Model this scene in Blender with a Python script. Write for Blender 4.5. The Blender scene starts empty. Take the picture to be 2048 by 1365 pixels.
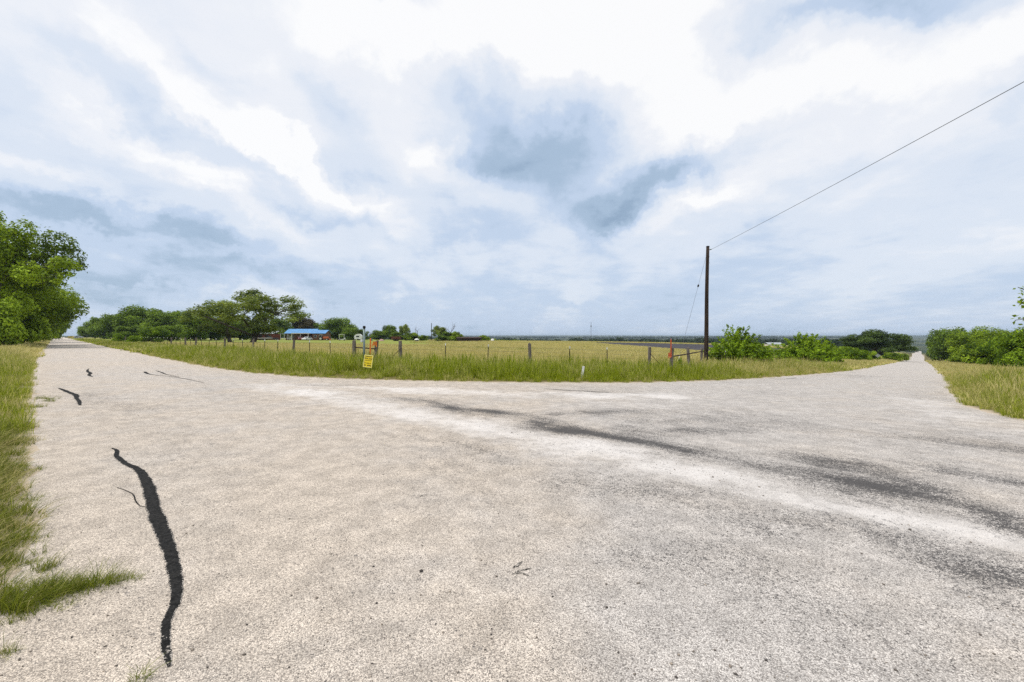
import bpy, math, random
import numpy as np
from mathutils import Vector, Matrix, Euler

R = math.radians
F = 862.0          # focal length of the photograph in its own pixels
CX, HY = 1024.0, 672.0
EYE = 1.6
scene = bpy.context.scene
COL = scene.collection

# ------------------------------------------------------------------ camera
cam = bpy.data.cameras.new('camera')
cam.sensor_width = 36.0
cam.lens = 36.0 * F / 2048.0
cam.shift_y = -10.5 / 2048.0
cam.clip_start = 0.05
cam.clip_end = 60000
camo = bpy.data.objects.new('camera', cam)
COL.objects.link(camo)
camo.location = (0, 0, EYE)
camo.rotation_euler = (R(90), 0, 0)
scene.camera = camo

# ------------------------------------------------------------------ sky
SUN_EL, SUN_AZ = R(66), R(-105)     # azimuth from +Y towards +X
world = bpy.data.worlds.new('World')
scene.world = world
world.use_nodes = True
world.cycles.sampling_method = 'MANUAL'
world.cycles.sample_map_resolution = 256
wt = world.node_tree
for n in list(wt.nodes):
    wt.nodes.remove(n)


def N(tree, typ, **kw):
    n = tree.nodes.new(typ)
    for k, v in kw.items():
        setattr(n, k, v)
    return n


def L(tree, a, b):
    tree.links.new(a, b)


def math_node(tree, op, a, b=None, c=None, clamp=False):
    n = N(tree, 'ShaderNodeMath', operation=op, use_clamp=clamp)
    for i, v in enumerate((a, b, c)):
        if v is None:
            continue
        if isinstance(v, (int, float)):
            n.inputs[i].default_value = v
        else:
            L(tree, v, n.inputs[i])
    return n.outputs[0]


def map_range(tree, v, a, b, c, d, smooth=True):
    n = N(tree, 'ShaderNodeMapRange')
    n.interpolation_type = 'SMOOTHSTEP' if smooth else 'LINEAR'
    L(tree, v, n.inputs['Value'])
    n.inputs['From Min'].default_value = a
    n.inputs['From Max'].default_value = b
    n.inputs['To Min'].default_value = c
    n.inputs['To Max'].default_value = d
    return n.outputs['Result']


def srgb(r, g, b):
    def f(c):
        c /= 255.0
        return c / 12.92 if c <= 0.04045 else ((c + 0.055) / 1.055) ** 2.4
    return (f(r), f(g), f(b), 1.0)


def noise_node(tree, vec, scale, detail=4.0, rough=0.55, dist=0.0, lac=2.0):
    n = N(tree, 'ShaderNodeTexNoise')
    n.inputs['Scale'].default_value = scale
    n.inputs['Detail'].default_value = detail
    n.inputs['Roughness'].default_value = rough
    n.inputs['Distortion'].default_value = dist
    n.inputs['Lacunarity'].default_value = lac
    if vec is not None:
        L(tree, vec, n.inputs['Vector'])
    return n


def build_sky():
    t = wt
    tc = N(t, 'ShaderNodeTexCoord')
    d = tc.outputs['Generated']
    sep = N(t, 'ShaderNodeSeparateXYZ')
    L(t, d, sep.inputs[0])
    zc = math_node(t, 'MAXIMUM', sep.outputs['Z'], 0.0)
    den = math_node(t, 'ADD', zc, 0.16)
    u = math_node(t, 'DIVIDE', sep.outputs['X'], den)
    v = math_node(t, 'DIVIDE', sep.outputs['Y'], den)
    comb = N(t, 'ShaderNodeCombineXYZ')
    L(t, u, comb.inputs[0]); L(t, v, comb.inputs[1])
    # cloud layer, drawn out along one wind direction
    mp = N(t, 'ShaderNodeMapping')
    mp.inputs['Rotation'].default_value = (0, 0, R(20))
    mp.inputs['Scale'].default_value = (1.0, 0.30, 1.0)
    L(t, comb.outputs[0], mp.inputs['Vector'])
    streak = noise_node(t, mp.outputs[0], 1.0, 6, 0.56, 0.25)
    puff = noise_node(t, comb.outputs[0], 2.3, 6, 0.56, 0.3)
    puff.inputs['Vector'].default_value = (3.1, 7.7, 0)
    warp = noise_node(t, d, 4.2, 6, 0.62)
    ws = N(t, 'ShaderNodeVectorMath', operation='SUBTRACT')
    L(t, warp.outputs['Color'], ws.inputs[0]); ws.inputs[1].default_value = (0.5, 0.5, 0.5)
    wsc = N(t, 'ShaderNodeVectorMath', operation='SCALE')
    L(t, ws.outputs[0], wsc.inputs[0]); wsc.inputs['Scale'].default_value = 0.27
    wd = N(t, 'ShaderNodeVectorMath', operation='ADD')
    L(t, d, wd.inputs[0]); L(t, wsc.outputs[0], wd.inputs[1])

    # tone: 0 deep blue grey .. 1 white
    base = map_range(t, sep.outputs['Z'], 0.0, 0.36, 0.43, 0.79, False)
    s1 = math_node(t, 'SUBTRACT', streak.outputs['Fac'], 0.5)
    tone = math_node(t, 'MULTIPLY_ADD', s1, 0.85, base)
    s2 = math_node(t, 'SUBTRACT', puff.outputs['Fac'], 0.5)
    amp = map_range(t, sep.outputs['Z'], 0.0, 0.2, 0.1, 0.55)
    s2 = math_node(t, 'MULTIPLY', s2, amp)
    tone = math_node(t, 'ADD', tone, s2)
    fine = noise_node(t, comb.outputs[0], 6.5, 5, 0.6, 0.3)
    s3 = math_node(t, 'SUBTRACT', fine.outputs['Fac'], 0.5)
    tone = math_node(t, 'MULTIPLY_ADD', s3, 0.2, tone)

    def cloud(px, py, rx, ry, rot, strength, soft=0.15):
        nonlocal tone
        c = Vector(((px - CX) / F, 1.0, (HY - py) / F)).normalized()
        cosd = c.y
        up = Vector((0, 0, 1))
        right = c.cross(up).normalized()
        upv = right.cross(c).normalized()
        a = R(-rot)
        r2 = right * math.cos(a) + upv * math.sin(a)
        u2 = upv * math.cos(a) - right * math.sin(a)
        m = Matrix((r2, u2, -c)).transposed()
        e = m.to_euler('XYZ')
        k = cosd ** 1.6
        mpn = N(t, 'ShaderNodeMapping', vector_type='TEXTURE')
        mpn.inputs['Location'].default_value = c
        mpn.inputs['Rotation'].default_value = e
        mpn.inputs['Scale'].default_value = (rx / F * k * 1.5, ry / F * k * 1.5, 0.9)
        L(t, wd.outputs[0], mpn.inputs['Vector'])
        ln = N(t, 'ShaderNodeVectorMath', operation='LENGTH')
        L(t, mpn.outputs[0], ln.inputs[0])
        mk = map_range(t, ln.outputs['Value'], 0.0, 1.15, strength * 1.15, 0.0)
        tone = math_node(t, 'ADD', tone, mk)

    for spec in CLOUDS:
        cloud(*spec)
    ramp = N(t, 'ShaderNodeValToRGB')
    cr = ramp.color_ramp
    cr.interpolation = 'EASE'
    stops = [(0.0, srgb(150, 174, 200)), (0.2, srgb(174, 196, 220)), (0.42, srgb(201, 218, 241)),
             (0.64, srgb(228, 237, 250)), (0.86, srgb(246, 249, 255)), (1.0, (1.06, 1.06, 1.06, 1))]
    cr.elements[0].position, cr.elements[0].color = stops[0]
    cr.elements[1].position, cr.elements[1].color = stops[-1]
    for p, c in stops[1:-1]:
        e = cr.elements.new(p); e.color = c
    L(t, tone, ramp.inputs['Fac'])
    sky = N(t, 'ShaderNodeTexSky', sky_type='NISHITA')
    sky.sun_disc = False
    sky.sun_elevation = SUN_EL
    sky.sun_rotation = SUN_AZ
    sky.dust_density = 2.0
    skys = N(t, 'ShaderNodeMix', data_type='RGBA', blend_type='MIX')
    skys.inputs[0].default_value = 0.9
    L(t, sky.outputs[0], skys.inputs[6])
    mul = N(t, 'ShaderNodeVectorMath', operation='SCALE')
    L(t, ramp.outputs['Color'], mul.inputs[0]); mul.inputs['Scale'].default_value = 10.0
    L(t, mul.outputs[0], skys.inputs[7])
    bg = N(t, 'ShaderNodeBackground')
    bg.inputs['Strength'].default_value = 0.1
    L(t, skys.outputs[2], bg.inputs['Color'])
    out = N(t, 'ShaderNodeOutputWorld')
    L(t, bg.outputs[0], out.inputs['Surface'])


# clouds that stand out in the view: place, half axes, tilt, lighter (+) or darker (-)
CLOUDS = [
    # the dark mass in the middle, its ragged neighbours and the arc below it
    (1060, 318, 165, 58, 0, -0.44), (985, 345, 70, 26, 4, -0.16), (945, 220, 95, 75, 25, -0.26), (1000, 150, 40, 60, 0, -0.14), (1140, 245, 90, 80, 0, -0.2),
    (1285, 380, 135, 46, -22, -0.40), (1340, 350, 55, 34, -30, -0.16), (1190, 418, 110, 30, -6, -0.28), (1120, 385, 130, 30, -8, -0.14), (1165, 368, 100, 40, -8, -0.09),
    # top right band
    (1720, 0, 300, 52, 4, -0.36), (1500, 30, 120, 40, 10, -0.12), (2020, 150, 110, 34, -25, -0.14), (1440, 290, 50, 22, -20, -0.1),
    # left side
    (50, 425, 190, 44, 8, -0.24), (130, 445, 120, 24, 14, -0.12), (350, 478, 140, 34, 8, -0.28), (690, 265, 120, 70, 32, -0.24), (620, 180, 90, 40, 20, -0.1),
    (640, 430, 105, 24, 2, -0.2), (870, 452, 130, 34, 0, -0.16), (280, 205, 200, 44, 28, -0.22), (60, 200, 120, 40, 25, -0.12),
    (330, 560, 330, 36, 0, -0.16), (760, 590, 300, 40, 0, -0.10), (500, 322, 130, 22, 25, -0.16), (760, 350, 120, 22, 20, -0.14), (420, 120, 130, 36, 20, -0.1),
    (1000, 480, 200, 26, 0, -0.08), (1560, 455, 130, 16, -4, -0.08), (1130, 610, 60, 12, 0, -0.1),
    # bright parts
    (1170, 40, 330, 120, 0, 0.42), (1330, 180, 200, 90, 10, 0.16), (380, 352, 240, 34, 24, 0.26), (450, 250, 160, 30, 30, 0.22),
    (250, 520, 380, 60, 4, -0.12), (620, 545, 240, 50, 0, -0.10), (1750, 480, 350, 80, 0, 0.06),
    (590, 292, 130, 26, 28, 0.22), (180, 290, 140, 26, 24, 0.14), (1600, 190, 340, 70, -6, 0.2), (1520, 355, 240, 44, -10, 0.18),
    (885, 335, 42, 30, 0, 0.24), (1390, 420, 70, 24, -24, 0.16), (110, 350, 150, 24, 18, 0.16), (700, 388, 180, 20, 20, 0.2),
    (260, 60, 160, 50, 20, 0.12), (740, 60, 200, 60, 0, 0.16), (470, 530, 60, 14, 8, 0.12), (230, 560, 70, 12, 8, 0.1), (780, 575, 36, 14, 0, 0.12),
    (1730, 610, 70, 10, -4, 0.08), (1900, 470, 160, 30, -6, 0.06),
]
build_sky()

sun = bpy.data.lights.new('sun', 'SUN')
sun.energy = 2.7
sun.angle = R(11)
sun.color = (1.0, 0.95, 0.87)
suno = bpy.data.objects.new('sun', sun)
COL.objects.link(suno)
sd_ = Vector((math.cos(SUN_EL) * math.sin(SUN_AZ), math.cos(SUN_EL) * math.cos(SUN_AZ), math.sin(SUN_EL)))
suno.rotation_euler = (-sd_).to_track_quat('-Z', 'Y').to_euler()
suno.location = (0, 0, 60)

vs = scene.view_settings
scene.display_settings.display_device = 'sRGB'
vs.view_transform = 'Standard'
vs.look = 'None'
vs.exposure = 0.0
vs.gamma = 1.0
scene.render.engine = 'CYCLES'
cy = scene.cycles
cy.max_bounces = 6
cy.diffuse_bounces = 2
cy.glossy_bounces = 2
cy.transmission_bounces = 4
cy.volume_bounces = 0
cy.use_denoising = False
cy.sample_clamp_indirect = 4.0

# ------------------------------------------------------------------ coordinates
# the two roads stand at a right angle: t runs along the left road, a along the right one
DT = np.array((-0.727, 0.687)); DA = np.array((0.687, 0.727))
DT /= np.linalg.norm(DT); DA = np.array((DT[1], -DT[0]))


def ta(x, y):
    return x * DT[0] + y * DT[1], x * DA[0] + y * DA[1]


def xy(t, a):
    return t * DT[0] + a * DA[0], t * DT[1] + a * DA[1]


def sstep(e0, e1, x):
    k = np.clip((x - e0) / (e1 - e0), 0, 1)
    return k * k * (3 - 2 * k)


def hash2(ix, iy, seed):
    h = (ix.astype(np.int64) * 374761393 + iy.astype(np.int64) * 668265263 + seed * 974634777) & 0x7fffffff
    h = ((h ^ (h >> 13)) * 1274126177) & 0x7fffffff
    return ((h ^ (h >> 16)) & 0xffff) / 65535.0


def vnoise(x, y, scale, seed=0):
    x = np.asarray(x, float) * scale; y = np.asarray(y, float) * scale
    ix = np.floor(x); iy = np.floor(y)
    fx = x - ix; fy = y - iy
    fx = fx * fx * (3 - 2 * fx); fy = fy * fy * (3 - 2 * fy)
    a = hash2(ix, iy, seed); b = hash2(ix + 1, iy, seed)
    c = hash2(ix, iy + 1, seed); d = hash2(ix + 1, iy + 1, seed)
    return (a * (1 - fx) + b * fx) * (1 - fy) + (c * (1 - fx) + d * fx) * fy


def fbm(x, y, scale, seed=0, octv=4):
    s = 0; k = 0.5; tot = 0
    for i in range(octv):
        s = s + k * vnoise(x, y, scale * 2 ** i, seed + i * 17); tot += k; k *= 0.5
    return s / tot


def zbase(x, y):
    """height of the land without its small bumps"""
    x = np.asarray(x, float); y = np.asarray(y, float)
    t, a = ta(x, y)
    w = 1.0 / (1.0 + (np.maximum(t, 0) / 48.0) ** 1.7)
    s = a - 8.0
    sp = np.where(s > 20, s, np.log1p(np.exp(np.clip(s, -40, 20) / 2.0)) * 2.0)
    A = np.where(sp < 330, sp, 330 + (sp - 330) * 0.25)
    A = np.minimum(A, 520)
    z = -0.037 * w * A
    r = np.hypot(x, y)
    s0 = 95 + 0.6 * np.maximum(0, a - t)
    v = -14.0 * sstep(0, 420, a - s0) * sstep(5, 60, t)
    v = v - 4.0 * sstep(300, 900, a) * (1 - sstep(5, 60, t))
    far = sstep(1800, 6500, r) * sstep(-200, 700, a)
    ridge = 3.0 + 9.0 * (fbm(x, y, 1 / 2600.0, 5, 3) - 0.5) * 2
    z = (z + v) * (1 - far) + ridge * far
    mid = sstep(700, 1600, r) * (1 - sstep(3000, 5000, r)) * sstep(0, 400, a)
    z = z + mid * 7 * (fbm(x, y, 1 / 900.0, 9, 3) - 0.5)
    return z


def at(px, depth, dz=0.0):
    x = (px - CX) / F * depth
    return Vector((x, depth, float(zbase(x, depth)) + dz))


def ground(px, py):
    """the point of the land under a direction of view (arrays allowed)"""
    px = np.asarray(px, float); py = np.asarray(py, float)
    k = np.maximum(py - HY, 0.5) / F
    d = EYE / k
    d = np.minimum(d, 400)
    for i in range(60):
        z = zbase((px - CX) / F * d, d)
        d = 0.5 * d + 0.5 * np.clip((EYE - z) / k, 0.2, 2000)
    return (px - CX) / F * d, d


# road outline in (t, a)
far_edge = [(-70, 5.2), (-30, 5.2), (-13.5, 5.3), (-9.5, 6.0), (-6.2, 7.6), (-3.8, 10.0), (-2.3, 12.2), (-1.55, 14.2),
            (-1.0, 16.8), (-0.78, 19.4), (-0.9, 26), (-1.1, 33), (-1.7, 66), (-1.85, 125), (-1.9, 300), (-1.9, 900)]
left_of_right = [(4.0, 900), (4.0, 300), (4.0, 85), (4.2, 48), (4.7, 39), (5.4, 31), (6.2, 23.5), (7.2, 18.6), (8.5, 15.2), (11.0, 11.5),
                 (13.1, 9.4), (15.6, 7.5), (18, 6.5), (20.8, 5.8), (24, 5.45), (28, 5.25), (43, 5.1), (126, 5.05), (900, 5.05)]
near_edge = [(900, -1.3), (126, -1.3), (73, -1.15), (45, -0.9), (28, -0.6), (17.5, -0.42), (10, -0.25), (6, -0.15), (4.2, -0.06), (3.5, -0.32), (2, -0.42), (-10, -0.3), (-70, -0.5)]
outline = np.array(near_edge + far_edge + left_of_right)
# chaikin smoothing keeps the long straights
for _ in range(2):
    q = 0.75 * outline + 0.25 * np.roll(outline, -1, 0)
    r_ = 0.25 * outline + 0.75 * np.roll(outline, -1, 0)
    outline = np.stack((q, r_), 1).reshape(-1, 2)


def road_sd(x, y):
    """signed distance to the road edge, positive outside"""
    x = np.asarray(x, float); y = np.asarray(y, float)
    t, a = ta(x, y)
    shp = t.shape
    t = t.ravel(); a = a.ravel()
    best = np.full(t.shape, 1e18); inside = np.zeros(t.shape, bool)
    n = len(outline)
    for i in range(n):
        x0, y0 = outline[i]; x1, y1 = outline[(i + 1) % n]
        dx, dy = x1 - x0, y1 - y0
        l2 = dx * dx + dy * dy + 1e-12
        k = np.clip(((t - x0) * dx + (a - y0) * dy) / l2, 0, 1)
        dd = (t - x0 - k * dx) ** 2 + (a - y0 - k * dy) ** 2
        best = np.minimum(best, dd)
        c = ((y0 > a) != (y1 > a))
        if dy != 0:
            inside ^= c & (t < dx * (a - y0) / dy + x0)
    s = np.sqrt(best)
    s[inside] *= -1
    return s.reshape(shp)


# ------------------------------------------------------------------ object helpers
def link(o):
    COL.objects.link(o)
    return o


def tag(o, label=None, cat=None, group=None, kind=None):
    if label: o['label'] = label
    if cat: o['category'] = cat
    if group: o['group'] = group
    if kind: o['kind'] = kind
    return o


def empty(name, loc=(0, 0, 0), rz=0.0):
    o = bpy.data.objects.new(name, None)
    o.empty_display_size = 0.3
    o.location = loc
    o.rotation_euler = (0, 0, rz)
    return link(o)


def mesh_np(name, verts, faces, smooth=False):
    """faces: an (n,k) array of one size"""
    me = bpy.data.meshes.new(name)
    verts = np.asarray(verts, np.float32); faces = np.asarray(faces, np.int32)
    me.vertices.add(len(verts)); me.vertices.foreach_set('co', verts.ravel())
    k = faces.shape[1]
    me.loops.add(faces.size); me.loops.foreach_set('vertex_index', faces.ravel())
    me.polygons.add(len(faces))
    me.polygons.foreach_set('loop_start', np.arange(0, faces.size, k, dtype=np.int32))
    me.polygons.foreach_set('loop_total', np.full(len(faces), k, np.int32))
    if smooth:
        me.polygons.foreach_set('use_smooth', np.ones(len(faces), bool))
    me.update(calc_edges=True)
    return me


def attr(me, name, vals):
    a = me.attributes.new(name, 'FLOAT', 'POINT')
    a.data.foreach_set('value', np.asarray(vals, np.float32).ravel())


class MB:
    """collects simple shapes, built as one mesh object"""
    def __init__(self):
        self.v = []; self.f = []

    def add(self, vs_, fs_):
        o = len(self.v)
        self.v += [tuple(p) for p in vs_]
        self.f += [tuple(i + o for i in f) for f in fs_]
        return self

    def box(self, x0, x1, y0, y1, z0, z1, bev=0.0, m=None):
        if bev > 0:
            b = min(bev, (x1 - x0) / 2.2, (y1 - y0) / 2.2, (z1 - z0) / 2.2)
            pts = []
            xs = (x0, x1); ys = (y0, y1); zs = (z0, z1)
            idx = {}
            for i in (0, 1):
                for j in (0, 1):
                    for k in (0, 1):
                        sx = b if i == 0 else -b; sy = b if j == 0 else -b; sz = b if k == 0 else -b
                        idx[(i, j, k, 0)] = len(pts); pts.append((xs[i], ys[j] + sy, zs[k] + sz))
                        idx[(i, j, k, 1)] = len(pts); pts.append((xs[i] + sx, ys[j], zs[k] + sz))
                        idx[(i, j, k, 2)] = len(pts); pts.append((xs[i] + sx, ys[j] + sy, zs[k]))
            g = lambda i, j, k, c: idx[(i, j, k, c)]
            fs = []
            for i in (0, 1):
                q = [g(i, 0, 0, 0), g(i, 1, 0, 0), g(i, 1, 1, 0), g(i, 0, 1, 0)]
                fs.append(q if i else q[::-1])
                q = [g(0, i, 0, 1), g(1, i, 0, 1), g(1, i, 1, 1), g(0, i, 1, 1)]
                fs.append(q[::-1] if i else q)
                q = [g(0, 0, i, 2), g(1, 0, i, 2), g(1, 1, i, 2), g(0, 1, i, 2)]
                fs.append(q if i else q[::-1])
            for j in (0, 1):
                for k in (0, 1):
                    fs.append([g(0, j, k, 1), g(1, j, k, 1), g(1, j, k, 2), g(0, j, k, 2)])
            for i in (0, 1):
                for k in (0, 1):
                    fs.append([g(i, 0, k, 0), g(i, 1, k, 0), g(i, 1, k, 2), g(i, 0, k, 2)])
                for j in (0, 1):
                    fs.append([g(i, j, 0, 0), g(i, j, 1, 0), g(i, j, 1, 1), g(i, j, 0, 1)])
                    for k in (0, 1):
                        fs.append([g(i, j, k, 0), g(i, j, k, 1), g(i, j, k, 2)])
        else:
            pts = [(x, y, z) for x in (x0, x1) for y in (y0, y1) for z in (z0, z1)]
            fs = [(0, 1, 3, 2), (4, 6, 7, 5), (0, 4, 5, 1), (2, 3, 7, 6), (0, 2, 6, 4), (1, 5, 7, 3)]
        if m is not None:
            pts = [tuple(m @ Vector(p)) for p in pts]
        return self.add(pts, fs)

    def tube(self, path, rad, n=6, cap=True):
        path = [Vector(p) for p in path]
        if isinstance(rad, (int, float)):
            rad = [rad] * len(path)
        pts = []; fs = []
        ref = None
        for i, p in enumerate(path):
            d = (path[min(i + 1, len(path) - 1)] - path[max(i - 1, 0)])
            if d.length < 1e-9: d = Vector((0, 0, 1))
            d.normalize()
            if ref is None:
                ref = Vector((1, 0, 0)) if abs(d.x) < 0.8 else Vector((0, 1, 0))
            u = (ref - d * ref.dot(d))
            if u.length < 1e-4:
                u = Vector((0, 1, 0)) - d * d.y
            u.normalize(); ref = u
            w = d.cross(u)
            for k in range(n):
                an = 2 * math.pi * k / n
                pts.append(p + (u * math.cos(an) + w * math.sin(an)) * rad[i])
        for i in range(len(path) - 1):
            for k in range(n):
                a = i * n + k; b = i * n + (k + 1) % n
                fs.append((a, b, b + n, a + n))
        if cap:
            fs.append(tuple(range(n))[::-1])
            fs.append(tuple(range((len(path) - 1) * n, len(path) * n)))
        return self.add(pts, fs)

    def prism(self, poly, y0, y1):
        """a polygon in x,z pushed along y"""
        n = len(poly)
        pts = [(x, y0, z) for x, z in poly] + [(x, y1, z) for x, z in poly]
        fs = [tuple(range(n)), tuple(range(n, 2 * n))[::-1]]
        for i in range(n):
            j = (i + 1) % n
            fs.append((i, i + n, j + n, j))
        return self.add(pts, fs)

    def build(self, name, mat, parent=None, smooth=False, loc=None, bevel=0):
        me = bpy.data.meshes.new(name)
        me.from_pydata(self.v, [], self.f)
        import bmesh
        bm = bmesh.new(); bm.from_mesh(me)
        bmesh.ops.recalc_face_normals(bm, faces=bm.faces)
        bm.to_mesh(me); bm.free()
        if smooth:
            for p in me.polygons: p.use_smooth = True
        me.materials.append(mat)
        o = bpy.data.objects.new(name, me)
        link(o)
        if parent is not None: o.parent = parent
        if loc is not None: o.location = loc
        return o


# ------------------------------------------------------------------ materials
def new_mat(name):
    m = bpy.data.materials.new(name)
    m.use_nodes = True
    t = m.node_tree
    for n in list(t.nodes): t.nodes.remove(n)
    out = N(t, 'ShaderNodeOutputMaterial')
    return m, t, out


def mixc(t, fac, a, b, blend='MIX'):
    n = N(t, 'ShaderNodeMix', data_type='RGBA', blend_type=blend)
    if isinstance(fac, (int, float)): n.inputs[0].default_value = fac
    else: L(t, fac, n.inputs[0])
    for i, c in ((6, a), (7, b)):
        if isinstance(c, (tuple, list)):
            n.inputs[i].default_value = tuple(c) if len(c) == 4 else (*c, 1)
        else: L(t, c, n.inputs[i])
    return n.outputs[2]


def simple_mat(name, col, rough=0.7, metal=0.0, var=0.25, scale=6.0, bump=0.0, spec=0.4, col2=None):
    m, t, out = new_mat(name)
    tc = N(t, 'ShaderNodeTexCoord')
    nz = noise_node(t, tc.outputs['Object'], scale, 5, 0.6)
    c2 = col2 if col2 else tuple(c * (1 - var) for c in col)
    f = map_range(t, nz.outputs['Fac'], 0.35, 0.65, 0, 1)
    c = mixc(t, f, col, c2)
    p = N(t, 'ShaderNodeBsdfPrincipled')
    L(t, c, p.inputs['Base Color'])
    p.inputs['Roughness'].default_value = rough
    p.inputs['Metallic'].default_value = metal
    p.inputs['Specular IOR Level'].default_value = spec
    if bump > 0:
        b = N(t, 'ShaderNodeBump'); b.inputs['Strength'].default_value = bump; b.inputs['Distance'].default_value = 0.02
        L(t, nz.outputs['Fac'], b.inputs['Height']); L(t, b.outputs[0], p.inputs['Normal'])
    L(t, p.outputs[0], out.inputs['Surface'])
    return m


def wood_mat(name, c1, c2, scale=18.0):
    m, t, out = new_mat(name)
    tc = N(t, 'ShaderNodeTexCoord')
    mp = N(t, 'ShaderNodeMapping'); mp.inputs['Scale'].default_value = (1, 1, 0.09)
    L(t, tc.outputs['Object'], mp.inputs['Vector'])
    nz = noise_node(t, mp.outputs[0], scale, 6, 0.65)
    n2 = noise_node(t, tc.outputs['Object'], 5.0, 4, 0.6)
    f = map_range(t, nz.outputs['Fac'], 0.36, 0.64, 0, 1)
    c = mixc(t, f, c1, c2)
    f2 = map_range(t, n2.outputs['Fac'], 0.4, 0.7, 0, 0.6)
    c = mixc(t, f2, c, tuple(k * 0.55 for k in c1))
    p = N(t, 'ShaderNodeBsdfPrincipled')
    L(t, c, p.inputs['Base Color']); p.inputs['Roughness'].default_value = 0.9
    p.inputs['Specular IOR Level'].default_value = 0.2
    b = N(t, 'ShaderNodeBump'); b.inputs['Strength'].default_value = 0.8; b.inputs['Distance'].default_value = 0.02
    L(t, nz.outputs['Fac'], b.inputs['Height']); L(t, b.outputs[0], p.inputs['Normal'])
    L(t, p.outputs[0], out.inputs['Surface'])
    return m


def leaf_mat(name, dark, light, transl=0.35, spec=0.12):
    m, t, out = new_mat(name)
    at_ = N(t, 'ShaderNodeAttribute', attribute_name='tint')
    oi = N(t, 'ShaderNodeObjectInfo')
    geo = N(t, 'ShaderNodeNewGeometry')
    nz = noise_node(t, geo.outputs['Position'], 0.55, 3, 0.6)
    f = math_node(t, 'MULTIPLY_ADD', nz.outputs['Fac'], 1.3, -0.65)
    f = math_node(t, 'ADD', f, at_.outputs['Fac'])
    f = math_node(t, 'MULTIPLY_ADD', oi.outputs['Random'], 0.24, f)
    f = math_node(t, 'SUBTRACT', f, 0.12, clamp=True)
    c = mixc(t, f, dark, light)
    p = N(t, 'ShaderNodeBsdfPrincipled')
    L(t, c, p.inputs['Base Color']); p.inputs['Roughness'].default_value = 0.55
    p.inputs['Specular IOR Level'].default_value = spec
    tr = N(t, 'ShaderNodeBsdfTranslucent')
    c2 = mixc(t, 0.5, c, (light[0] * 1.3, light[1] * 1.25, light[2] * 0.6))
    L(t, c2, tr.inputs['Color'])
    mx = N(t, 'ShaderNodeMixShader'); mx.inputs[0].default_value = transl
    L(t, p.outputs[0], mx.inputs[1]); L(t, tr.outputs[0], mx.inputs[2])
    L(t, mx.outputs[0], out.inputs['Surface'])
    return m


def grass_mat(name, g1, g2, gold1, gold2):
    """green low on the blade, straw towards the tip where the tuft is ripe"""
    m, t, out = new_mat(name)
    h = N(t, 'ShaderNodeAttribute', attribute_name='h')
    tint = N(t, 'ShaderNodeAttribute', attribute_name='tint')
    gold = N(t, 'ShaderNodeAttribute', attribute_name='gold', attribute_type='INSTANCER')
    oi = N(t, 'ShaderNodeObjectInfo')
    geo = N(t, 'ShaderNodeNewGeometry')
    nz = noise_node(t, geo.outputs['Position'], 0.8, 3, 0.6)
    green = mixc(t, tint.outputs['Fac'], g1, g2)
    straw = mixc(t, tint.outputs['Fac'], gold1, gold2)
    k = math_node(t, 'MULTIPLY_ADD', h.outputs['Fac'], 0.35, gold.outputs['Fac'])
    k = math_node(t, 'MULTIPLY_ADD', tint.outputs['Fac'], 0.5, k)
    k = math_node(t, 'MULTIPLY_ADD', nz.outputs['Fac'], 0.5, k)
    k = math_node(t, 'MULTIPLY_ADD', oi.outputs['Random'], 0.3, k)
    f = map_range(t, k, 0.84, 1.4, 0, 1)
    c = mixc(t, f, green, straw)
    p = N(t, 'ShaderNodeBsdfPrincipled')
    L(t, c, p.inputs['Base Color']); p.inputs['Roughness'].default_value = 0.6
    p.inputs['Specular IOR Level'].default_value = 0.2
    tr = N(t, 'ShaderNodeBsdfTranslucent'); L(t, c, tr.inputs['Color'])
    mx = N(t, 'ShaderNodeMixShader'); mx.inputs[0].default_value = 0.4
    L(t, p.outputs[0], mx.inputs[1]); L(t, tr.outputs[0], mx.inputs[2])
    L(t, mx.outputs[0], out.inputs['Surface'])
    return m


M = {}
M['grass'] = grass_mat('verge_grass', (0.105, 0.155, 0.004), (0.47, 0.53, 0.022), (0.42, 0.35, 0.09), (0.80, 0.71, 0.32))
M['neargrass'] = grass_mat('near_verge_grass', (0.070, 0.105, 0.006), (0.31, 0.345, 0.028), (0.33, 0.26, 0.085), (0.66, 0.56, 0.26))
M['oak'] = leaf_mat('oak_leaves', (0.022, 0.056, 0.005), (0.38, 0.52, 0.032), 0.3)
M['dark'] = leaf_mat('live_oak_leaves', (0.011, 0.028, 0.006), (0.11, 0.17, 0.028), 0.2)
M['grove'] = leaf_mat('grove_leaves', (0.015, 0.042, 0.005), (0.25, 0.37, 0.030), 0.26)
M['mesq'] = leaf_mat('mesquite_leaves', (0.030, 0.060, 0.010), (0.38, 0.46, 0.095), 0.3)
M['bright'] = leaf_mat('sumac_leaves', (0.018, 0.058, 0.004), (0.30, 0.44, 0.018), 0.28)
M['brownleaf'] = leaf_mat('brownish_leaves', (0.040, 0.035, 0.014), (0.11, 0.09, 0.03), 0.25)
M['far'] = leaf_mat('far_wood_leaves', (0.012, 0.030, 0.012), (0.045, 0.075, 0.025), 0.15)
M['bark'] = wood_mat('bark', (0.055, 0.046, 0.038), (0.12, 0.10, 0.085), 9)
M['deadbark'] = wood_mat('bare_branch_bark', (0.10, 0.085, 0.07), (0.22, 0.19, 0.16), 9)
M['post'] = wood_mat('weathered_post_wood', (0.26, 0.225, 0.19), (0.085, 0.070, 0.058), 26)
M['pole'] = wood_mat('creosote_pole_wood', (0.066, 0.045, 0.033), (0.014, 0.010, 0.009), 14)
M['rust'] = simple_mat('rusty_steel', (0.060, 0.030, 0.022), 0.8, 0.3, 0.5, 12)
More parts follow.
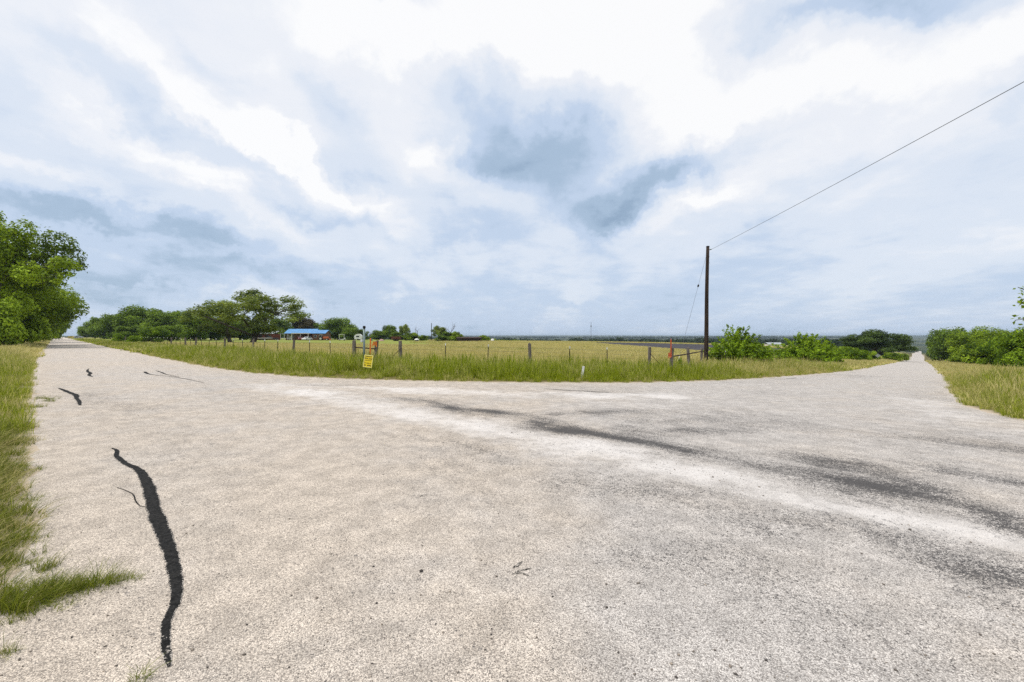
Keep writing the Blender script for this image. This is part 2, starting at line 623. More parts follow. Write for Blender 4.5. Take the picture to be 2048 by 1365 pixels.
M['tpost'] = simple_mat('green_brown_steel', (0.075, 0.065, 0.040), 0.7, 0.3, 0.4, 12)
M['white'] = simple_mat('white_paint', (0.80, 0.80, 0.78), 0.5, 0, 0.12, 4)
M['wire'] = simple_mat('galvanised_wire', (0.22, 0.20, 0.18), 0.6, 0.5, 0.3, 30)
M['cable'] = simple_mat('grey_cable', (0.10, 0.11, 0.12), 0.6, 0.2, 0.2, 5)
M['galv'] = simple_mat('galvanised_pipe', (0.20, 0.26, 0.25), 0.5, 0.4, 0.25, 9)
M['orange'] = simple_mat('orange_paint', (0.85, 0.22, 0.02), 0.6, 0, 0.2, 9)
M['redorange'] = simple_mat('red_orange_ribbon', (0.62, 0.12, 0.04), 0.6, 0, 0.3, 14)
M['yellow'] = simple_mat('yellow_sign_board', (0.86, 0.66, 0.015), 0.5, 0, 0.06, 3)
M['paleyellow'] = simple_mat('pale_sign_edge', (0.88, 0.80, 0.28), 0.5, 0, 0.05, 3)
M['ink'] = simple_mat('black_print', (0.045, 0.038, 0.02), 0.6, 0, 0.1, 5)
M['black'] = simple_mat('black_rubber', (0.018, 0.018, 0.018), 0.85, 0, 0.2, 10)
M['glass'] = simple_mat('dark_window_glass', (0.035, 0.045, 0.05), 0.12, 0, 0.1, 3, spec=0.7)
M['blueroof'] = simple_mat('blue_metal_roof', (0.13, 0.36, 0.68), 0.4, 0.1, 0.3, 1.2)
M['greyroof'] = simple_mat('grey_metal_roof', (0.42, 0.46, 0.48), 0.45, 0.2, 0.3, 1.5)
M['brick'] = simple_mat('brown_brick_wall', (0.20, 0.105, 0.065), 0.9, 0, 0.3, 6)
M['redwall'] = simple_mat('red_board_wall', (0.20, 0.055, 0.035), 0.85, 0, 0.35, 5)
M['cream'] = simple_mat('cream_trim', (0.66, 0.63, 0.56), 0.6, 0, 0.12, 3)
M['darkred'] = simple_mat('dark_red_car_paint', (0.16, 0.012, 0.022), 0.25, 0.1, 0.1, 2, spec=0.6)
M['carwhite'] = simple_mat('white_car_paint', (0.74, 0.74, 0.74), 0.25, 0, 0.06, 2, spec=0.6)
M['cargrey'] = simple_mat('grey_car_paint', (0.30, 0.32, 0.34), 0.25, 0.2, 0.06, 2, spec=0.6)
M['cardark'] = simple_mat('dark_truck_paint', (0.03, 0.03, 0.045), 0.25, 0.1, 0.1, 2, spec=0.6)
M['caryellow'] = simple_mat('yellow_car_paint', (0.72, 0.55, 0.06), 0.3, 0, 0.06, 2, spec=0.6)
M['tractor'] = simple_mat('orange_tractor_paint', (0.62, 0.14, 0.04), 0.45, 0, 0.2, 4)
M['rim'] = simple_mat('pale_wheel_rim', (0.45, 0.45, 0.43), 0.4, 0.5, 0.2, 6)
M['lamp'] = simple_mat('headlamp_glass', (0.7, 0.7, 0.66), 0.15, 0, 0.05, 6, spec=0.7)
M['concrete'] = simple_mat('pale_concrete', (0.52, 0.49, 0.44), 0.85, 0, 0.2, 2)
M['tealpaint'] = simple_mat('teal_plastic', (0.03, 0.20, 0.26), 0.5, 0, 0.2, 4)
M['pink'] = simple_mat('faded_pink_tarp', (0.50, 0.30, 0.28), 0.8, 0, 0.3, 3)
M['signback'] = simple_mat('bare_sign_back', (0.30, 0.34, 0.30), 0.5, 0.4, 0.15, 3)
M['tower'] = simple_mat('grey_tower_steel', (0.28, 0.28, 0.28), 0.6, 0.3, 0.2, 0.1)


def road_material():
    m, t, out = new_mat('chip_seal_road')
    geo = N(t, 'ShaderNodeNewGeometry')
    pos = geo.outputs['Position']
    A = lambda n: N(t, 'ShaderNodeAttribute', attribute_name=n).outputs['Fac']
    dark, dust, tan = A('dark'), A('dust'), A('tan')
    vo = N(t, 'ShaderNodeTexVoronoi', feature='F1', voronoi_dimensions='3D')
    vo.inputs['Scale'].default_value = 165.0
    vo.inputs['Randomness'].default_value = 1.0
    L(t, pos, vo.inputs['Vector'])
    sepc = N(t, 'ShaderNodeSeparateColor'); L(t, vo.outputs['Color'], sepc.inputs[0])
    rnd, rnd2 = sepc.outputs[0], sepc.outputs[1]
    gap = map_range(t, vo.outputs['Distance'], 0.42, 0.78, 0, 1)
    big = noise_node(t, pos, 0.75, 5, 0.62)
    midn = noise_node(t, pos, 3.5, 5, 0.65)
    small = noise_node(t, pos, 34.0, 3, 0.7)
    # the stones
    c_t = (0.645, 0.572, 0.492); c_g = (0.585, 0.558, 0.535)
    ft = map_range(t, math_node(t, 'MULTIPLY_ADD', big.outputs['Fac'], 1.3, tan), 0.6, 1.5, 0, 1)
    base = mixc(t, ft, c_g, c_t)
    stone = N(t, 'ShaderNodeValToRGB')
    cr = stone.color_ramp
    cr.elements[0].position = 0.0; cr.elements[0].color = (0.36, 0.34, 0.33, 1)
    cr.elements[1].position = 1.0; cr.elements[1].color = (1.42, 1.38, 1.32, 1)
    e = cr.elements.new(0.2); e.color = (0.7, 0.67, 0.64, 1)
    e = cr.elements.new(0.6); e.color = (1.02, 1.0, 0.97, 1)
    L(t, rnd, stone.inputs['Fac'])
    col = mixc(t, 1.0, base, stone.outputs['Color'], 'MULTIPLY')
    mm = map_range(t, midn.outputs['Fac'], 0.3, 0.7, 0.80, 1.13)
    mmc = N(t, 'ShaderNodeCombineXYZ')
    for i in range(3): L(t, mm, mmc.inputs[i])
    col = mixc(t, 1.0, col, mmc.outputs[0], 'MULTIPLY')
    # bitumen between the stones
    gk = math_node(t, 'MULTIPLY', gap, 0.62)
    col = mixc(t, gk, col, (0.16, 0.145, 0.13))
    # pale dust filling the surface
    dn = math_node(t, 'MULTIPLY_ADD', midn.outputs['Fac'], 0.5, dust)
    dn = math_node(t, 'MULTIPLY_ADD', small.outputs['Fac'], 0.5, dn)
    df = map_range(t, dn, 0.75, 1.4, 0, 0.85)
    col = mixc(t, df, col, (0.74, 0.70, 0.665))
    # worn dark wheel tracks: stones lost, binder showing, drawn out along the traffic
    mr = N(t, 'ShaderNodeMapping'); mr.inputs['Rotation'].default_value = (0, 0, math.atan2(-0.687, -0.727))
    L(t, pos, mr.inputs['Vector'])
    ms = N(t, 'ShaderNodeMapping'); ms.inputs['Scale'].default_value = (1.0, 4.5, 1.0)
    L(t, mr.outputs[0], ms.inputs['Vector'])
    drag = noise_node(t, ms.outputs[0], 1.6, 6, 0.68)
    speck = noise_node(t, pos, 17.0, 4, 0.7)
    c0 = lambda o, w, acc: math_node(t, 'MULTIPLY_ADD', math_node(t, 'SUBTRACT', o, 0.5), w, acc)
    k = c0(drag.outputs['Fac'], 1.1, math_node(t, 'MULTIPLY', dark, 1.6))
    k = c0(speck.outputs['Fac'], 1.5, k)
    k = c0(rnd2, 1.1, k)
    k = c0(small.outputs['Fac'], 1.5, k)
    df = map_range(t, k, 0.46, 1.02, 0, 0.93)
    col = mixc(t, df, col, (0.050, 0.047, 0.047))
    # scattered pits and oil spots over the whole seal
    pk = c0(speck.outputs['Fac'], 1.0, math_node(t, 'MULTIPLY', drag.outputs['Fac'], 0.55))
    df = map_range(t, pk, 0.40, 0.56, 0, 0.5)
    col = mixc(t, df, col, (0.22, 0.20, 0.19))
    p = N(t, 'ShaderNodeBsdfPrincipled')
    L(t, col, p.inputs['Base Color'])
    p.inputs['Roughness'].default_value = 0.85
    p.inputs['Specular IOR Level'].default_value = 0.25
    b = N(t, 'ShaderNodeBump'); b.inputs['Strength'].default_value = 0.55; b.inputs['Distance'].default_value = 0.008
    inv = math_node(t, 'SUBTRACT', 1.0, vo.outputs['Distance'])
    hh = math_node(t, 'MULTIPLY_ADD', rnd, 0.5, inv)
    L(t, hh, b.inputs['Height']); L(t, b.outputs[0], p.inputs['Normal'])
    L(t, p.outputs[0], out.inputs['Surface'])
    return m


def ground_material():
    m, t, out = new_mat('field_ground')
    geo = N(t, 'ShaderNodeNewGeometry')
    pos = geo.outputs['Position']
    A = lambda n: N(t, 'ShaderNodeAttribute', attribute_name=n).outputs['Fac']
    gold, lawn, wild, bare = A('gold'), A('lawn'), A('wild'), A('bare')
    n1 = noise_node(t, pos, 0.09, 5, 0.65)
    n2 = noise_node(t, pos, 2.2, 5, 0.65)
    n3 = noise_node(t, pos, 0.004, 5, 0.7)
    soil = mixc(t, n2.outputs['Fac'], (0.105, 0.085, 0.035), (0.17, 0.15, 0.05))
    gcol = mixc(t, map_range(t, n1.outputs['Fac'], 0.35, 0.65, 0, 1), (0.30, 0.29, 0.075), (0.50, 0.44, 0.18))
    gcol = mixc(t, map_range(t, n2.outputs['Fac'], 0.3, 0.7, 0, 0.4), gcol, (0.20, 0.18, 0.055))
    col = mixc(t, gold, soil, gcol)
    lcol = mixc(t, n1.outputs['Fac'], (0.15, 0.20, 0.03), (0.29, 0.30, 0.07))
    col = mixc(t, lawn, col, lcol)
    wcol = mixc(t, map_range(t, n3.outputs['Fac'], 0.42, 0.62, 0, 1), (0.018, 0.035, 0.018), (0.10, 0.11, 0.05))
    col = mixc(t, wild, col, wcol)
    bcol = mixc(t, n2.outputs['Fac'], (0.40, 0.33, 0.25), (0.52, 0.43, 0.33))
    col = mixc(t, bare, col, bcol)
    p = N(t, 'ShaderNodeBsdfPrincipled')
    L(t, col, p.inputs['Base Color']); p.inputs['Roughness'].default_value = 0.95
    p.inputs['Specular IOR Level'].default_value = 0.1
    b = N(t, 'ShaderNodeBump'); b.inputs['Strength'].default_value = 0.5; b.inputs['Distance'].default_value = 0.05
    L(t, n2.outputs['Fac'], b.inputs['Height']); L(t, b.outputs[0], p.inputs['Normal'])
    L(t, p.outputs[0], out.inputs['Surface'])
    return m


def tar_material():
    m, t, out = new_mat('bitumen_sealant')
    geo = N(t, 'ShaderNodeNewGeometry'); pos = geo.outputs['Position']
    worn = N(t, 'ShaderNodeAttribute', attribute_name='worn').outputs['Fac']
    vo = N(t, 'ShaderNodeTexVoronoi', feature='F1', voronoi_dimensions='3D'); vo.inputs['Scale'].default_value = 110.0
    L(t, pos, vo.inputs['Vector'])
    sc = N(t, 'ShaderNodeSeparateColor'); L(t, vo.outputs['Color'], sc.inputs[0])
    nz = noise_node(t, pos, 22.0, 4, 0.65)
    tar = mixc(t, map_range(t, nz.outputs['Fac'], 0.35, 0.65, 0, 1), (0.008, 0.0078, 0.0075), (0.024, 0.023, 0.022))
    tar = mixc(t, map_range(t, sc.outputs[1], 0.7, 1.0, 0, 0.5), tar, (0.05, 0.047, 0.044))
    k = math_node(t, 'ADD', worn, math_node(t, 'MULTIPLY', math_node(t, 'SUBTRACT', nz.outputs['Fac'], 0.5), 0.8))
    f = math_node(t, 'LESS_THAN', sc.outputs[0], k)
    stone = mixc(t, sc.outputs[2], (0.22, 0.20, 0.18), (0.52, 0.47, 0.41))
    col = mixc(t, f, tar, stone)
    p = N(t, 'ShaderNodeBsdfPrincipled'); L(t, col, p.inputs['Base Color'])
    p.inputs['Roughness'].default_value = 0.75; p.inputs['Specular IOR Level'].default_value = 0.08
    b = N(t, 'ShaderNodeBump'); b.inputs['Strength'].default_value = 0.6; b.inputs['Distance'].default_value = 0.006
    L(t, vo.outputs['Distance'], b.inputs['Height']); L(t, b.outputs[0], p.inputs['Normal'])
    L(t, p.outputs[0], out.inputs['Surface'])
    return m


M['tar'] = tar_material()
M['road'] = road_material()
M['ground'] = ground_material()


# ------------------------------------------------------------------ land and road
def polar(rs, azs, closed):
    rr, aa = np.meshgrid(rs, azs, indexing='ij')
    x = rr * np.sin(aa); y = rr * np.cos(aa)
    nr, na = rr.shape
    i, j = np.meshgrid(np.arange(nr - 1), np.arange(na if closed else na - 1), indexing='ij')
    j2 = (j + 1) % na
    f = np.stack((i * na + j, i * na + j2, (i + 1) * na + j2, (i + 1) * na + j), -1).reshape(-1, 4)
    return x.ravel(), y.ravel(), f[:, ::-1]


def edge_sd(x, y, sd=None):
    """distance to the ragged edge of the seal"""
    if sd is None: sd = road_sd(x, y)
    rag = (fbm(x, y, 1.6, 3, 3) - 0.5) * 0.34 + (fbm(x, y, 7.0, 8, 2) - 0.5) * 0.12
    return sd + rag


def make_land():
    azs = np.concatenate((np.arange(-62, 62, 0.2), np.arange(62, 298, 4.0)))
    rs = [0.02, 0.4, 0.8, 1.2]
    r = 1.5
    while r < 45: rs.append(r); r *= 1.0125
    while r < 14000: rs.append(r); r *= 1.03
    x, y, f = polar(np.array(rs), np.radians(azs), True)
    r = np.hypot(x, y)
    sd = np.full(x.shape, 50.0)
    near = r < 900
    sd[near] = road_sd(x[near], y[near])
    e = edge_sd(x, y, sd)
    off = np.where(e < 0, np.maximum(e * 0.3, -0.10), np.minimum(e * 0.10, 0.05))
    bumps = (fbm(x, y, 0.45, 21, 3) - 0.5) * 0.16 * sstep(0.3, 2.0, sd) * (1 - sstep(200, 400, r))
    z = zbase(x, y) + off + bumps
    me = mesh_np('ground', np.stack((x, y, z), 1), f, True)
    t, a = ta(x, y)
    front = (a > 5)
    # ripe grass on the open field, mown lawn round the house, scrub and woods beyond
    gold = sstep(3.0, 8.0, sd)
    px = CX + F * x / np.maximum(y, 0.1)
    lawn = np.where((y > 0) & front, sstep(78, 100, y) * (1 - sstep(300, 420, r)) * (1 - sstep(930, 1010, px)), 0)
    lawn = np.maximum(lawn, 0.55 * np.where((y > 0), sstep(1000, 1120, px) * (1 - sstep(1120, 1250, px)) * sstep(190, 230, y) * (1 - sstep(300, 500, y)), 0))
    wild = sstep(420, 700, r)
    bare = (1 - sstep(0.02, 0.3, e)) * (e > -0.5)
    for n_, v_ in (('gold', gold), ('lawn', lawn), ('wild', wild), ('bare', bare)):
        attr(me, n_, v_)
    me.materials.append(M['ground'])
    o = link(bpy.data.objects.new('ground', me))
    tag(o, kind='structure')
    return o


def seg_mask(x, y, pts, soft=1.0):
    """soft band along a line given by directions of view (px, py, half width in metres, strength)"""
    P = np.array([[*ground(p[0], p[1]), p[2], p[3]] for p in pts], float)
    out = np.zeros(x.shape)
    for i in range(len(P) - 1):
        x0, y0, w0, s0 = P[i]; x1, y1, w1, s1 = P[i + 1]
        dx, dy = x1 - x0, y1 - y0
        l2 = dx * dx + dy * dy + 1e-9
        k = np.clip(((x - x0) * dx + (y - y0) * dy) / l2, 0, 1)
        d2 = (x - x0 - k * dx) ** 2 + (y - y0 - k * dy) ** 2
        w = w0 + (w1 - w0) * k; s = s0 + (s1 - s0) * k
        out = np.maximum(out, s * np.exp(-d2 / (w * w)))
    return out


def make_road():
    azs = np.arange(-64, 64, 0.2)
    rs = [0.3]
    r = 0.6
    while r < 45: rs.append(r); r *= 1.0125
    while r < 900: rs.append(r); r *= 1.03
    x, y, f = polar(np.array(rs), np.radians(azs), False)
    # a coarse fan behind the camera as well
    x2, y2, f2 = polar(np.array([0.3, 1, 2, 4, 8, 14, 22, 34, 50]), np.radians(np.arange(63.8, 296.3, 4.0)), False)
    f = np.concatenate((f, f2 + len(x))); x = np.concatenate((x, x2)); y = np.concatenate((y, y2))
    sd = road_sd(x, y)
    keep = (sd[f] < 0.9).any(1)
    f = f[keep]
    used = np.unique(f)
    remap = np.full(len(x), -1); remap[used] = np.arange(len(used))
    x, y, sd = x[used], y[used], sd[used]
    f = remap[f]
    z = zbase(x, y)
    me = mesh_np('road', np.stack((x, y, z), 1), f, True)
    rr = np.hypot(x, y)
    wx = x + (fbm(x, y, 0.8, 51, 3) - 0.5) * 0.9
    wy = y + (fbm(x, y, 0.8, 61, 3) - 0.5) * 0.9
    t_, a_ = ta(x, y)
    dark = np.zeros(x.shape)
    dust = np.zeros(x.shape)
    for pts in DARK: dark = np.maximum(dark, seg_mask(wx, wy, [(p[0], p[1], p[2] * 1.3, p[3]) for p in pts]) * (0.1 + 1.65 * fbm(t_ * 0.8, a_ * 2.4, 1.3, 58, 4)))
    for pts in DUST: dust = np.maximum(dust, seg_mask(wx, wy, [(p[0], p[1], p[2] * 1.9, p[3] * 0.98) for p in pts]) * (0.45 + 1.0 * fbm(x, y, 0.9, 57, 4)))
    t, a = ta(x, y)
    streak = fbm(t * 0.14, a * 1.3, 1.0, 71, 4)          # along the left road's traffic
    streak2 = fbm(t * 1.3, a * 0.12, 1.0, 81, 4)
    on_right = sstep(8, 20, a)
    stv = streak * (1 - on_right) + streak2 * on_right
    blot = fbm(x, y, 0.35, 91, 4)
    px = CX + F * x / np.maximum(y, 0.2)
    side = sstep(900, 1500, px)
    dark = dark + 0.34 * np.clip(blot - 0.44, 0, 1) * (0.5 + 1.4 * side) + 0.30 * np.clip(stv - 0.47, 0, 1)
    dust = dust * (1 - 0.8 * np.clip(dark, 0, 1)) + 0.25 * np.clip(0.52 - stv, 0, 1)
    # sand washed in along the edges
    edge = np.exp(-np.maximum(-sd, 0) / 0.45) * (0.3 + 0.7 * fbm(x, y, 0.9, 33, 3))
    dust = np.maximum(dust, edge * 0.55)
    tan = 0.62 * (1 - side) * (0.35 + fbm(x, y, 0.22, 41, 3)) + edge * 0.5 + 0.15 * sstep(1350, 1800, px)
    dark = dark * (1 - 0.75 * sstep(25, 60, rr))
    attr(me, 'dark', dark); attr(me, 'dust', dust); attr(me, 'tan', tan)
    me.materials.append(M['road'])
    o = link(bpy.data.objects.new('road', me))
    tag(o, kind='structure')
    return o


DARK = [
    [(760, 797, .25, .12), (870, 806, .35, .42), (960, 822, .35, .6), (1060, 836, .3, .66), (1150, 858, .27, .8), (1260, 880, .28, .72), (1400, 905, .30, .8),
     (1560, 936, .30, .6), (1700, 962, .42, .9), (1800, 985, .40, .8), (1900, 1010, .28, .5), (2060, 1058, .30, .75)],
    [(1080, 838, .25, .55), (1180, 829, .32, .5), (1290, 824, .4, .36), (1390, 828, .5, .2)],
    [(1255, 862, .28, .6), (1330, 875, .3, .4), (1480, 855, .5, .36), (1560, 840, .6, .28)],
    [(1300, 845, .5, .34), (1480, 838, .7, .38), (1600, 850, .6, .26), (1720, 868, .5, .2)],
    [(1640, 925, .35, .6), (1740, 938, .42, .7), (1850, 975, .35, .6)],
    [(1380, 1000, .30, .2), (1520, 1035, .28, .42), (1660, 1042, .24, .40), (1800, 1075, .3, .40), (1920, 1125, .28, .62), (2060, 1180, .28, .66)],
    [(1780, 870, .4, .25), (1950, 890, .35, .45), (2060, 900, .35, .5)],
    [(1900, 940, .4, .4), (2060, 965, .4, .5)],
    [(1085, 779, .10, .55), (1140, 781, .10, .95), (1210, 784, .10, .55)],
    [(590, 768, .2, .3), (680, 772, .2, .3), (760, 770, .2, .12)],
    [(820, 978, .06, .35), (835, 977, .06, .65), (850, 977, .05, .4)],
    [(850, 870, .45, .16), (960, 905, .5, .26), (1000, 890, .3, .2)],
    [(1180, 960, .35, .24), (1320, 985, .3, .28), (1440, 1010, .3, .2)],
    [(150, 790, .4, .16), (280, 815, .4, .2), (360, 815, .3, .12)],
    [(1300, 1120, .25, .14), (1480, 1130, .2, .2), (1600, 1190, .2, .15)],
]
DUST = [
    [(520, 769, .5, .5), (620, 783, .55, .75), (720, 800, .5, .72), (850, 830, .5, .7), (1000, 856, .42, .7), (1150, 892, .42, .82), (1300, 928, .36, .86),
     (1450, 965, .30, .62), (1600, 1000, .26, .66), (1750, 1032, .24, .66), (1900, 1058, .22, .62), (2060, 1090, .22, .55)],
    [(560, 768, .45, .6), (760, 779, .5, .72), (960, 786, .5, .76), (1160, 790, .5, .74), (1340, 792, .6, .6), (1420, 800, .5, .3)],
    [(1200, 806, .4, .45), (1300, 810, .6, .4), (1420, 812, .6, .3)],
    [(1850, 800, .8, .5), (1960, 850, .7, .5), (2060, 880, .6, .4)],
    [(60, 800, .3, .4), (30, 1000, .15, .4)],
]
land = make_land()
road = make_road()


def ribbon(name, pts, mat, parent, ragged=0.25, seed=0, lift=0.005, worn=-0.16):
    """a thin sheet on the road along (px, py, width in px)"""
    rng = np.random.default_rng(seed)
    P = np.array(pts, float)
    k = np.linspace(0, len(P) - 1, max(16, int((len(P) - 1) * 22)))
    i0 = np.clip(np.floor(k).astype(int), 0, len(P) - 2); fr = (k - i0)[:, None]
    # smooth curve through the points
    def cr(p0, p1, p2, p3, s):
        return 0.5 * (2 * p1 + (p2 - p0) * s + (2 * p0 - 5 * p1 + 4 * p2 - p3) * s ** 2 + (3 * p1 - p0 - 3 * p2 + p3) * s ** 3)
    g = lambda i: P[np.clip(i, 0, len(P) - 1)]
    C = cr(g(i0 - 1), g(i0), g(i0 + 1), g(i0 + 2), fr)
    x, y = ground(C[:, 0], C[:, 1])
    gx, gy = np.gradient(x), np.gradient(y)
    n = np.hypot(gx, gy) + 1e-9
    nx, ny = -gy / n, gx / n
    w = np.maximum(C[:, 2], 0.2) * y / F * 0.355
    kr = lambda: np.convolve(rng.normal(0, 1, len(w) + 6), np.ones(7) / 7 ** 0.5, 'valid')
    wl = np.maximum(w * (1 + ragged * (0.22 * rng.normal(0, 1, len(w)) + 0.35 * kr())), 0.002)
    wr = np.maximum(w * (1 + ragged * (0.22 * rng.normal(0, 1, len(w)) + 0.35 * kr())), 0.002)
    V = []
    WR = []
    prog = np.linspace(0, 1, len(x))
    for s in (-1.12, -0.8, 0.8, 1.12):
        WR.append((0.75 if abs(s) > 1 else worn) + 0.33 * sstep(0.72, 0.98, prog) * (len(P) > 10))
        ww = np.where(s < 0, wl, wr) * s
        xx, yy = x + nx * ww, y + ny * ww
        V.append(np.stack((xx, yy, zbase(xx, yy) + (lift if abs(s) < 0.9 else 0.003)), 1))
    V = np.stack(V, 1).reshape(-1, 3)
    m = len(x)
    f = [(i * 4 + j, i * 4 + j + 1, (i + 1) * 4 + j + 1, (i + 1) * 4 + j) for i in range(m - 1) for j in range(3)]
    me = mesh_np(name, V, np.array(f), True)
    attr(me, 'worn', np.stack(WR, 1).ravel())
    me.materials.append(mat)
    o = link(bpy.data.objects.new(name, me))
    o.parent = parent
    return o


SEALS = [
    ([(224, 897, 4), (234, 902, 9), (234, 913, 11), (252, 928, 14), (276, 940, 17), (291, 960, 23), (302, 990, 28), (308, 1020, 30), (318, 1045, 34),
      (330, 1078, 33), (342, 1110, 30), (349, 1145, 29), (354, 1180, 27), (351, 1205, 24), (340, 1228, 21), (331, 1255, 22), (331, 1285, 21), (335, 1315, 18), (338, 1335, 9)],
     'long black sealant strip along the crack nearest the camera'),
    ([(118, 777, 5), (128, 781, 9), (142, 787, 10), (152, 791, 12), (153, 797, 9), (158, 803, 9), (160, 811, 6)], 'short black sealant strip near the grass edge'),
    ([(177, 738, 2), (175, 743, 6), (181, 747, 8), (178, 751, 7), (185, 754, 4)], 'small dark zigzag of sealant'),
    ([(289, 744, 7), (296, 748, 6), (312, 751, 4), (345, 754, 3), (380, 760, 3), (408, 766, 2)], None),
    ([(312, 742, 2), (322, 745, 5), (335, 750, 3), (358, 754, 2)], None),
    ([(234, 976, 2), (252, 982, 2), (266, 990, 3), (272, 1004, 3), (281, 1013, 2), (294, 1014, 2)], None),
    ([(1026, 1136, 3), (1036, 1131, 9), (1044, 1124, 3)], None), ([(1030, 1146, 3), (1042, 1142, 5), (1062, 1138, 3)], None),
    ([(1024, 1150, 2), (1040, 1147, 4), (1058, 1153, 3)], None),
    ([(1572, 758, 3), (1588, 757, 4), (1592, 756, 2)], None),
]
for i, (pts, lab) in enumerate(SEALS):
    o = ribbon('crack_seal', pts, M['tar'], road, 0.2 if i < 3 else 0.4, i, worn=0.42 if 6 <= i <= 8 else -0.16)
    if lab: o['label'] = lab


# ploughed field beyond the pasture
def sheet_between(name, near, far_, mat, lift=0.12, rows=40):
    near = np.array([at(px, d)[:2] for px, d in near]); far_ = np.array([at(px, d)[:2] for px, d in far_])
    n = 60
    def rs(P):
        k = np.linspace(0, len(P) - 1, n); i = np.clip(k.astype(int), 0, len(P) - 2); f = (k - i)[:, None]
        return P[i] * (1 - f) + P[i + 1] * f
    a, b = rs(near), rs(far_)
    k = np.linspace(0, 1, rows)[:, None, None]
    g = a[None] * (1 - k) + b[None] * k
    x, y = g[..., 0].ravel(), g[..., 1].ravel()
    fur = (np.arange(rows) % 2)[:, None] * np.ones((1, n)) * 0.12
    z = zbase(x, y) + lift + fur.ravel() + (fbm(x, y, 0.5, 77, 2) - 0.5) * 0.15
    f = np.array([(i * n + j, i * n + j + 1, (i + 1) * n + j + 1, (i + 1) * n + j) for i in range(rows - 1) for j in range(n - 1)])
    me = mesh_np(name, np.stack((x, y, z), 1), f, False)
    me.materials.append(mat)
    return tag(link(bpy.data.objects.new(name, me)), kind='structure')


M['soil'] = simple_mat('dark_ploughed_soil', (0.075, 0.070, 0.078), 0.95, 0, 0.4, 0.6, 0.3, 0.1)
sheet_between('ploughed_field', [(1190, 150), (1250, 128), (1330, 108), (1430, 98), (1560, 92), (1640, 96)], [(1190, 178), (1250, 190), (1330, 195), (1430, 200), (1560, 200), (1640, 190)], M['soil'])


# ------------------------------------------------------------------ trees
def leaf_quads(rng, pos, nrm, size, asp=1.8):
    """one small diamond leaf spray per position"""
    n = len(pos)
    nrm = nrm / (np.linalg.norm(nrm, axis=1, keepdims=True) + 1e-9)
    r = rng.normal(size=(n, 3))
    u = np.cross(nrm, r); u /= (np.linalg.norm(u, axis=1, keepdims=True) + 1e-9)
    v = np.cross(nrm, u)
    s = (size * rng.uniform(0.6, 1.35, n))[:, None]
    L1 = u * s * 0.5 * asp ** 0.5; W = v * s * 0.5 / asp ** 0.5
    bend = nrm * s * rng.uniform(-0.25, 0.1, n)[:, None]
    V = np.stack((pos - L1 + bend, pos - W, pos + L1 + bend, pos + W), 1).reshape(-1, 3)
    f = np.arange(4 * n).reshape(n, 4)
    return V, f


def crown_mesh(name, rng, clusters, n_leaves, size, mat, up=0.45, shell=0.62, jitter=0.6, asp=1.8):
    """clusters: list of (centre, radii); leaves crowd the outside of each"""
    vol = np.array([(r[0] * r[1] + r[1] * r[2] + r[0] * r[2]) * (r[3] if len(r) > 3 else 1.0) for _, r in clusters])
    clusters = [(c, r[:3]) for c, r in clusters]
    cnt = np.maximum(6, (n_leaves * vol / vol.sum())).astype(int)
    P = []; Nn = []; T = []
    for (c, r), k in zip(clusters, cnt):
        d = rng.normal(size=(k, 3)); d /= np.linalg.norm(d, axis=1, keepdims=True)
        low = d[:, 2] < -0.25
        d[low, 2] *= rng.uniform(0.2, 1.0, low.sum())
        rad = shell + (1.08 - shell) * rng.uniform(0, 1, k) ** 0.6
        stray = rng.uniform(0, 1, k) < 0.07
        rad[stray] *= rng.uniform(1.05, 1.4, stray.sum())
        # lumps inside the cluster
        rad *= 1 + 0.22 * np.sin(d[:, 0] * 7 + c[0] * 3) * np.sin(d[:, 1] * 7 + c[1] * 5) * np.sin(d[:, 2] * 6 + c[2])
        P.append(np.array(c) + d * np.array(r) * rad[:, None])
        Nn.append(d * 0.55 + np.array((0, 0, up)) + rng.normal(size=(k, 3)) * jitter * 0.55)
        T.append(np.clip(rng.normal(0.45, 0.17, k) + rng.normal(0, 0.2), 0, 1))
    P = np.concatenate(P); Nn = np.concatenate(Nn); T = np.concatenate(T)
    V, f = leaf_quads(rng, P, Nn, size, asp)
    me = mesh_np(name, V, f, False)
    attr(me, 'tint', np.repeat(T, 4))
    me.materials.append(mat)
    return me


def sample_clusters(rng, n, env, rmin, rmax, tries=6000, flat=0.8, sep=0.75):
    """env(p) > 0 inside the crown; clusters keep some distance from each other"""
    out = []
    for _ in range(tries):
        if len(out) >= n: break
        p = rng.uniform(-1, 1, 3)
        e = env(p)
        if e <= 0: continue
        r = rng.uniform(rmin, rmax)
        if any(np.linalg.norm((p - q[0])) < sep * (r + q[1]) * 0.5 for q in out): continue
        out.append((p, r))
    return out


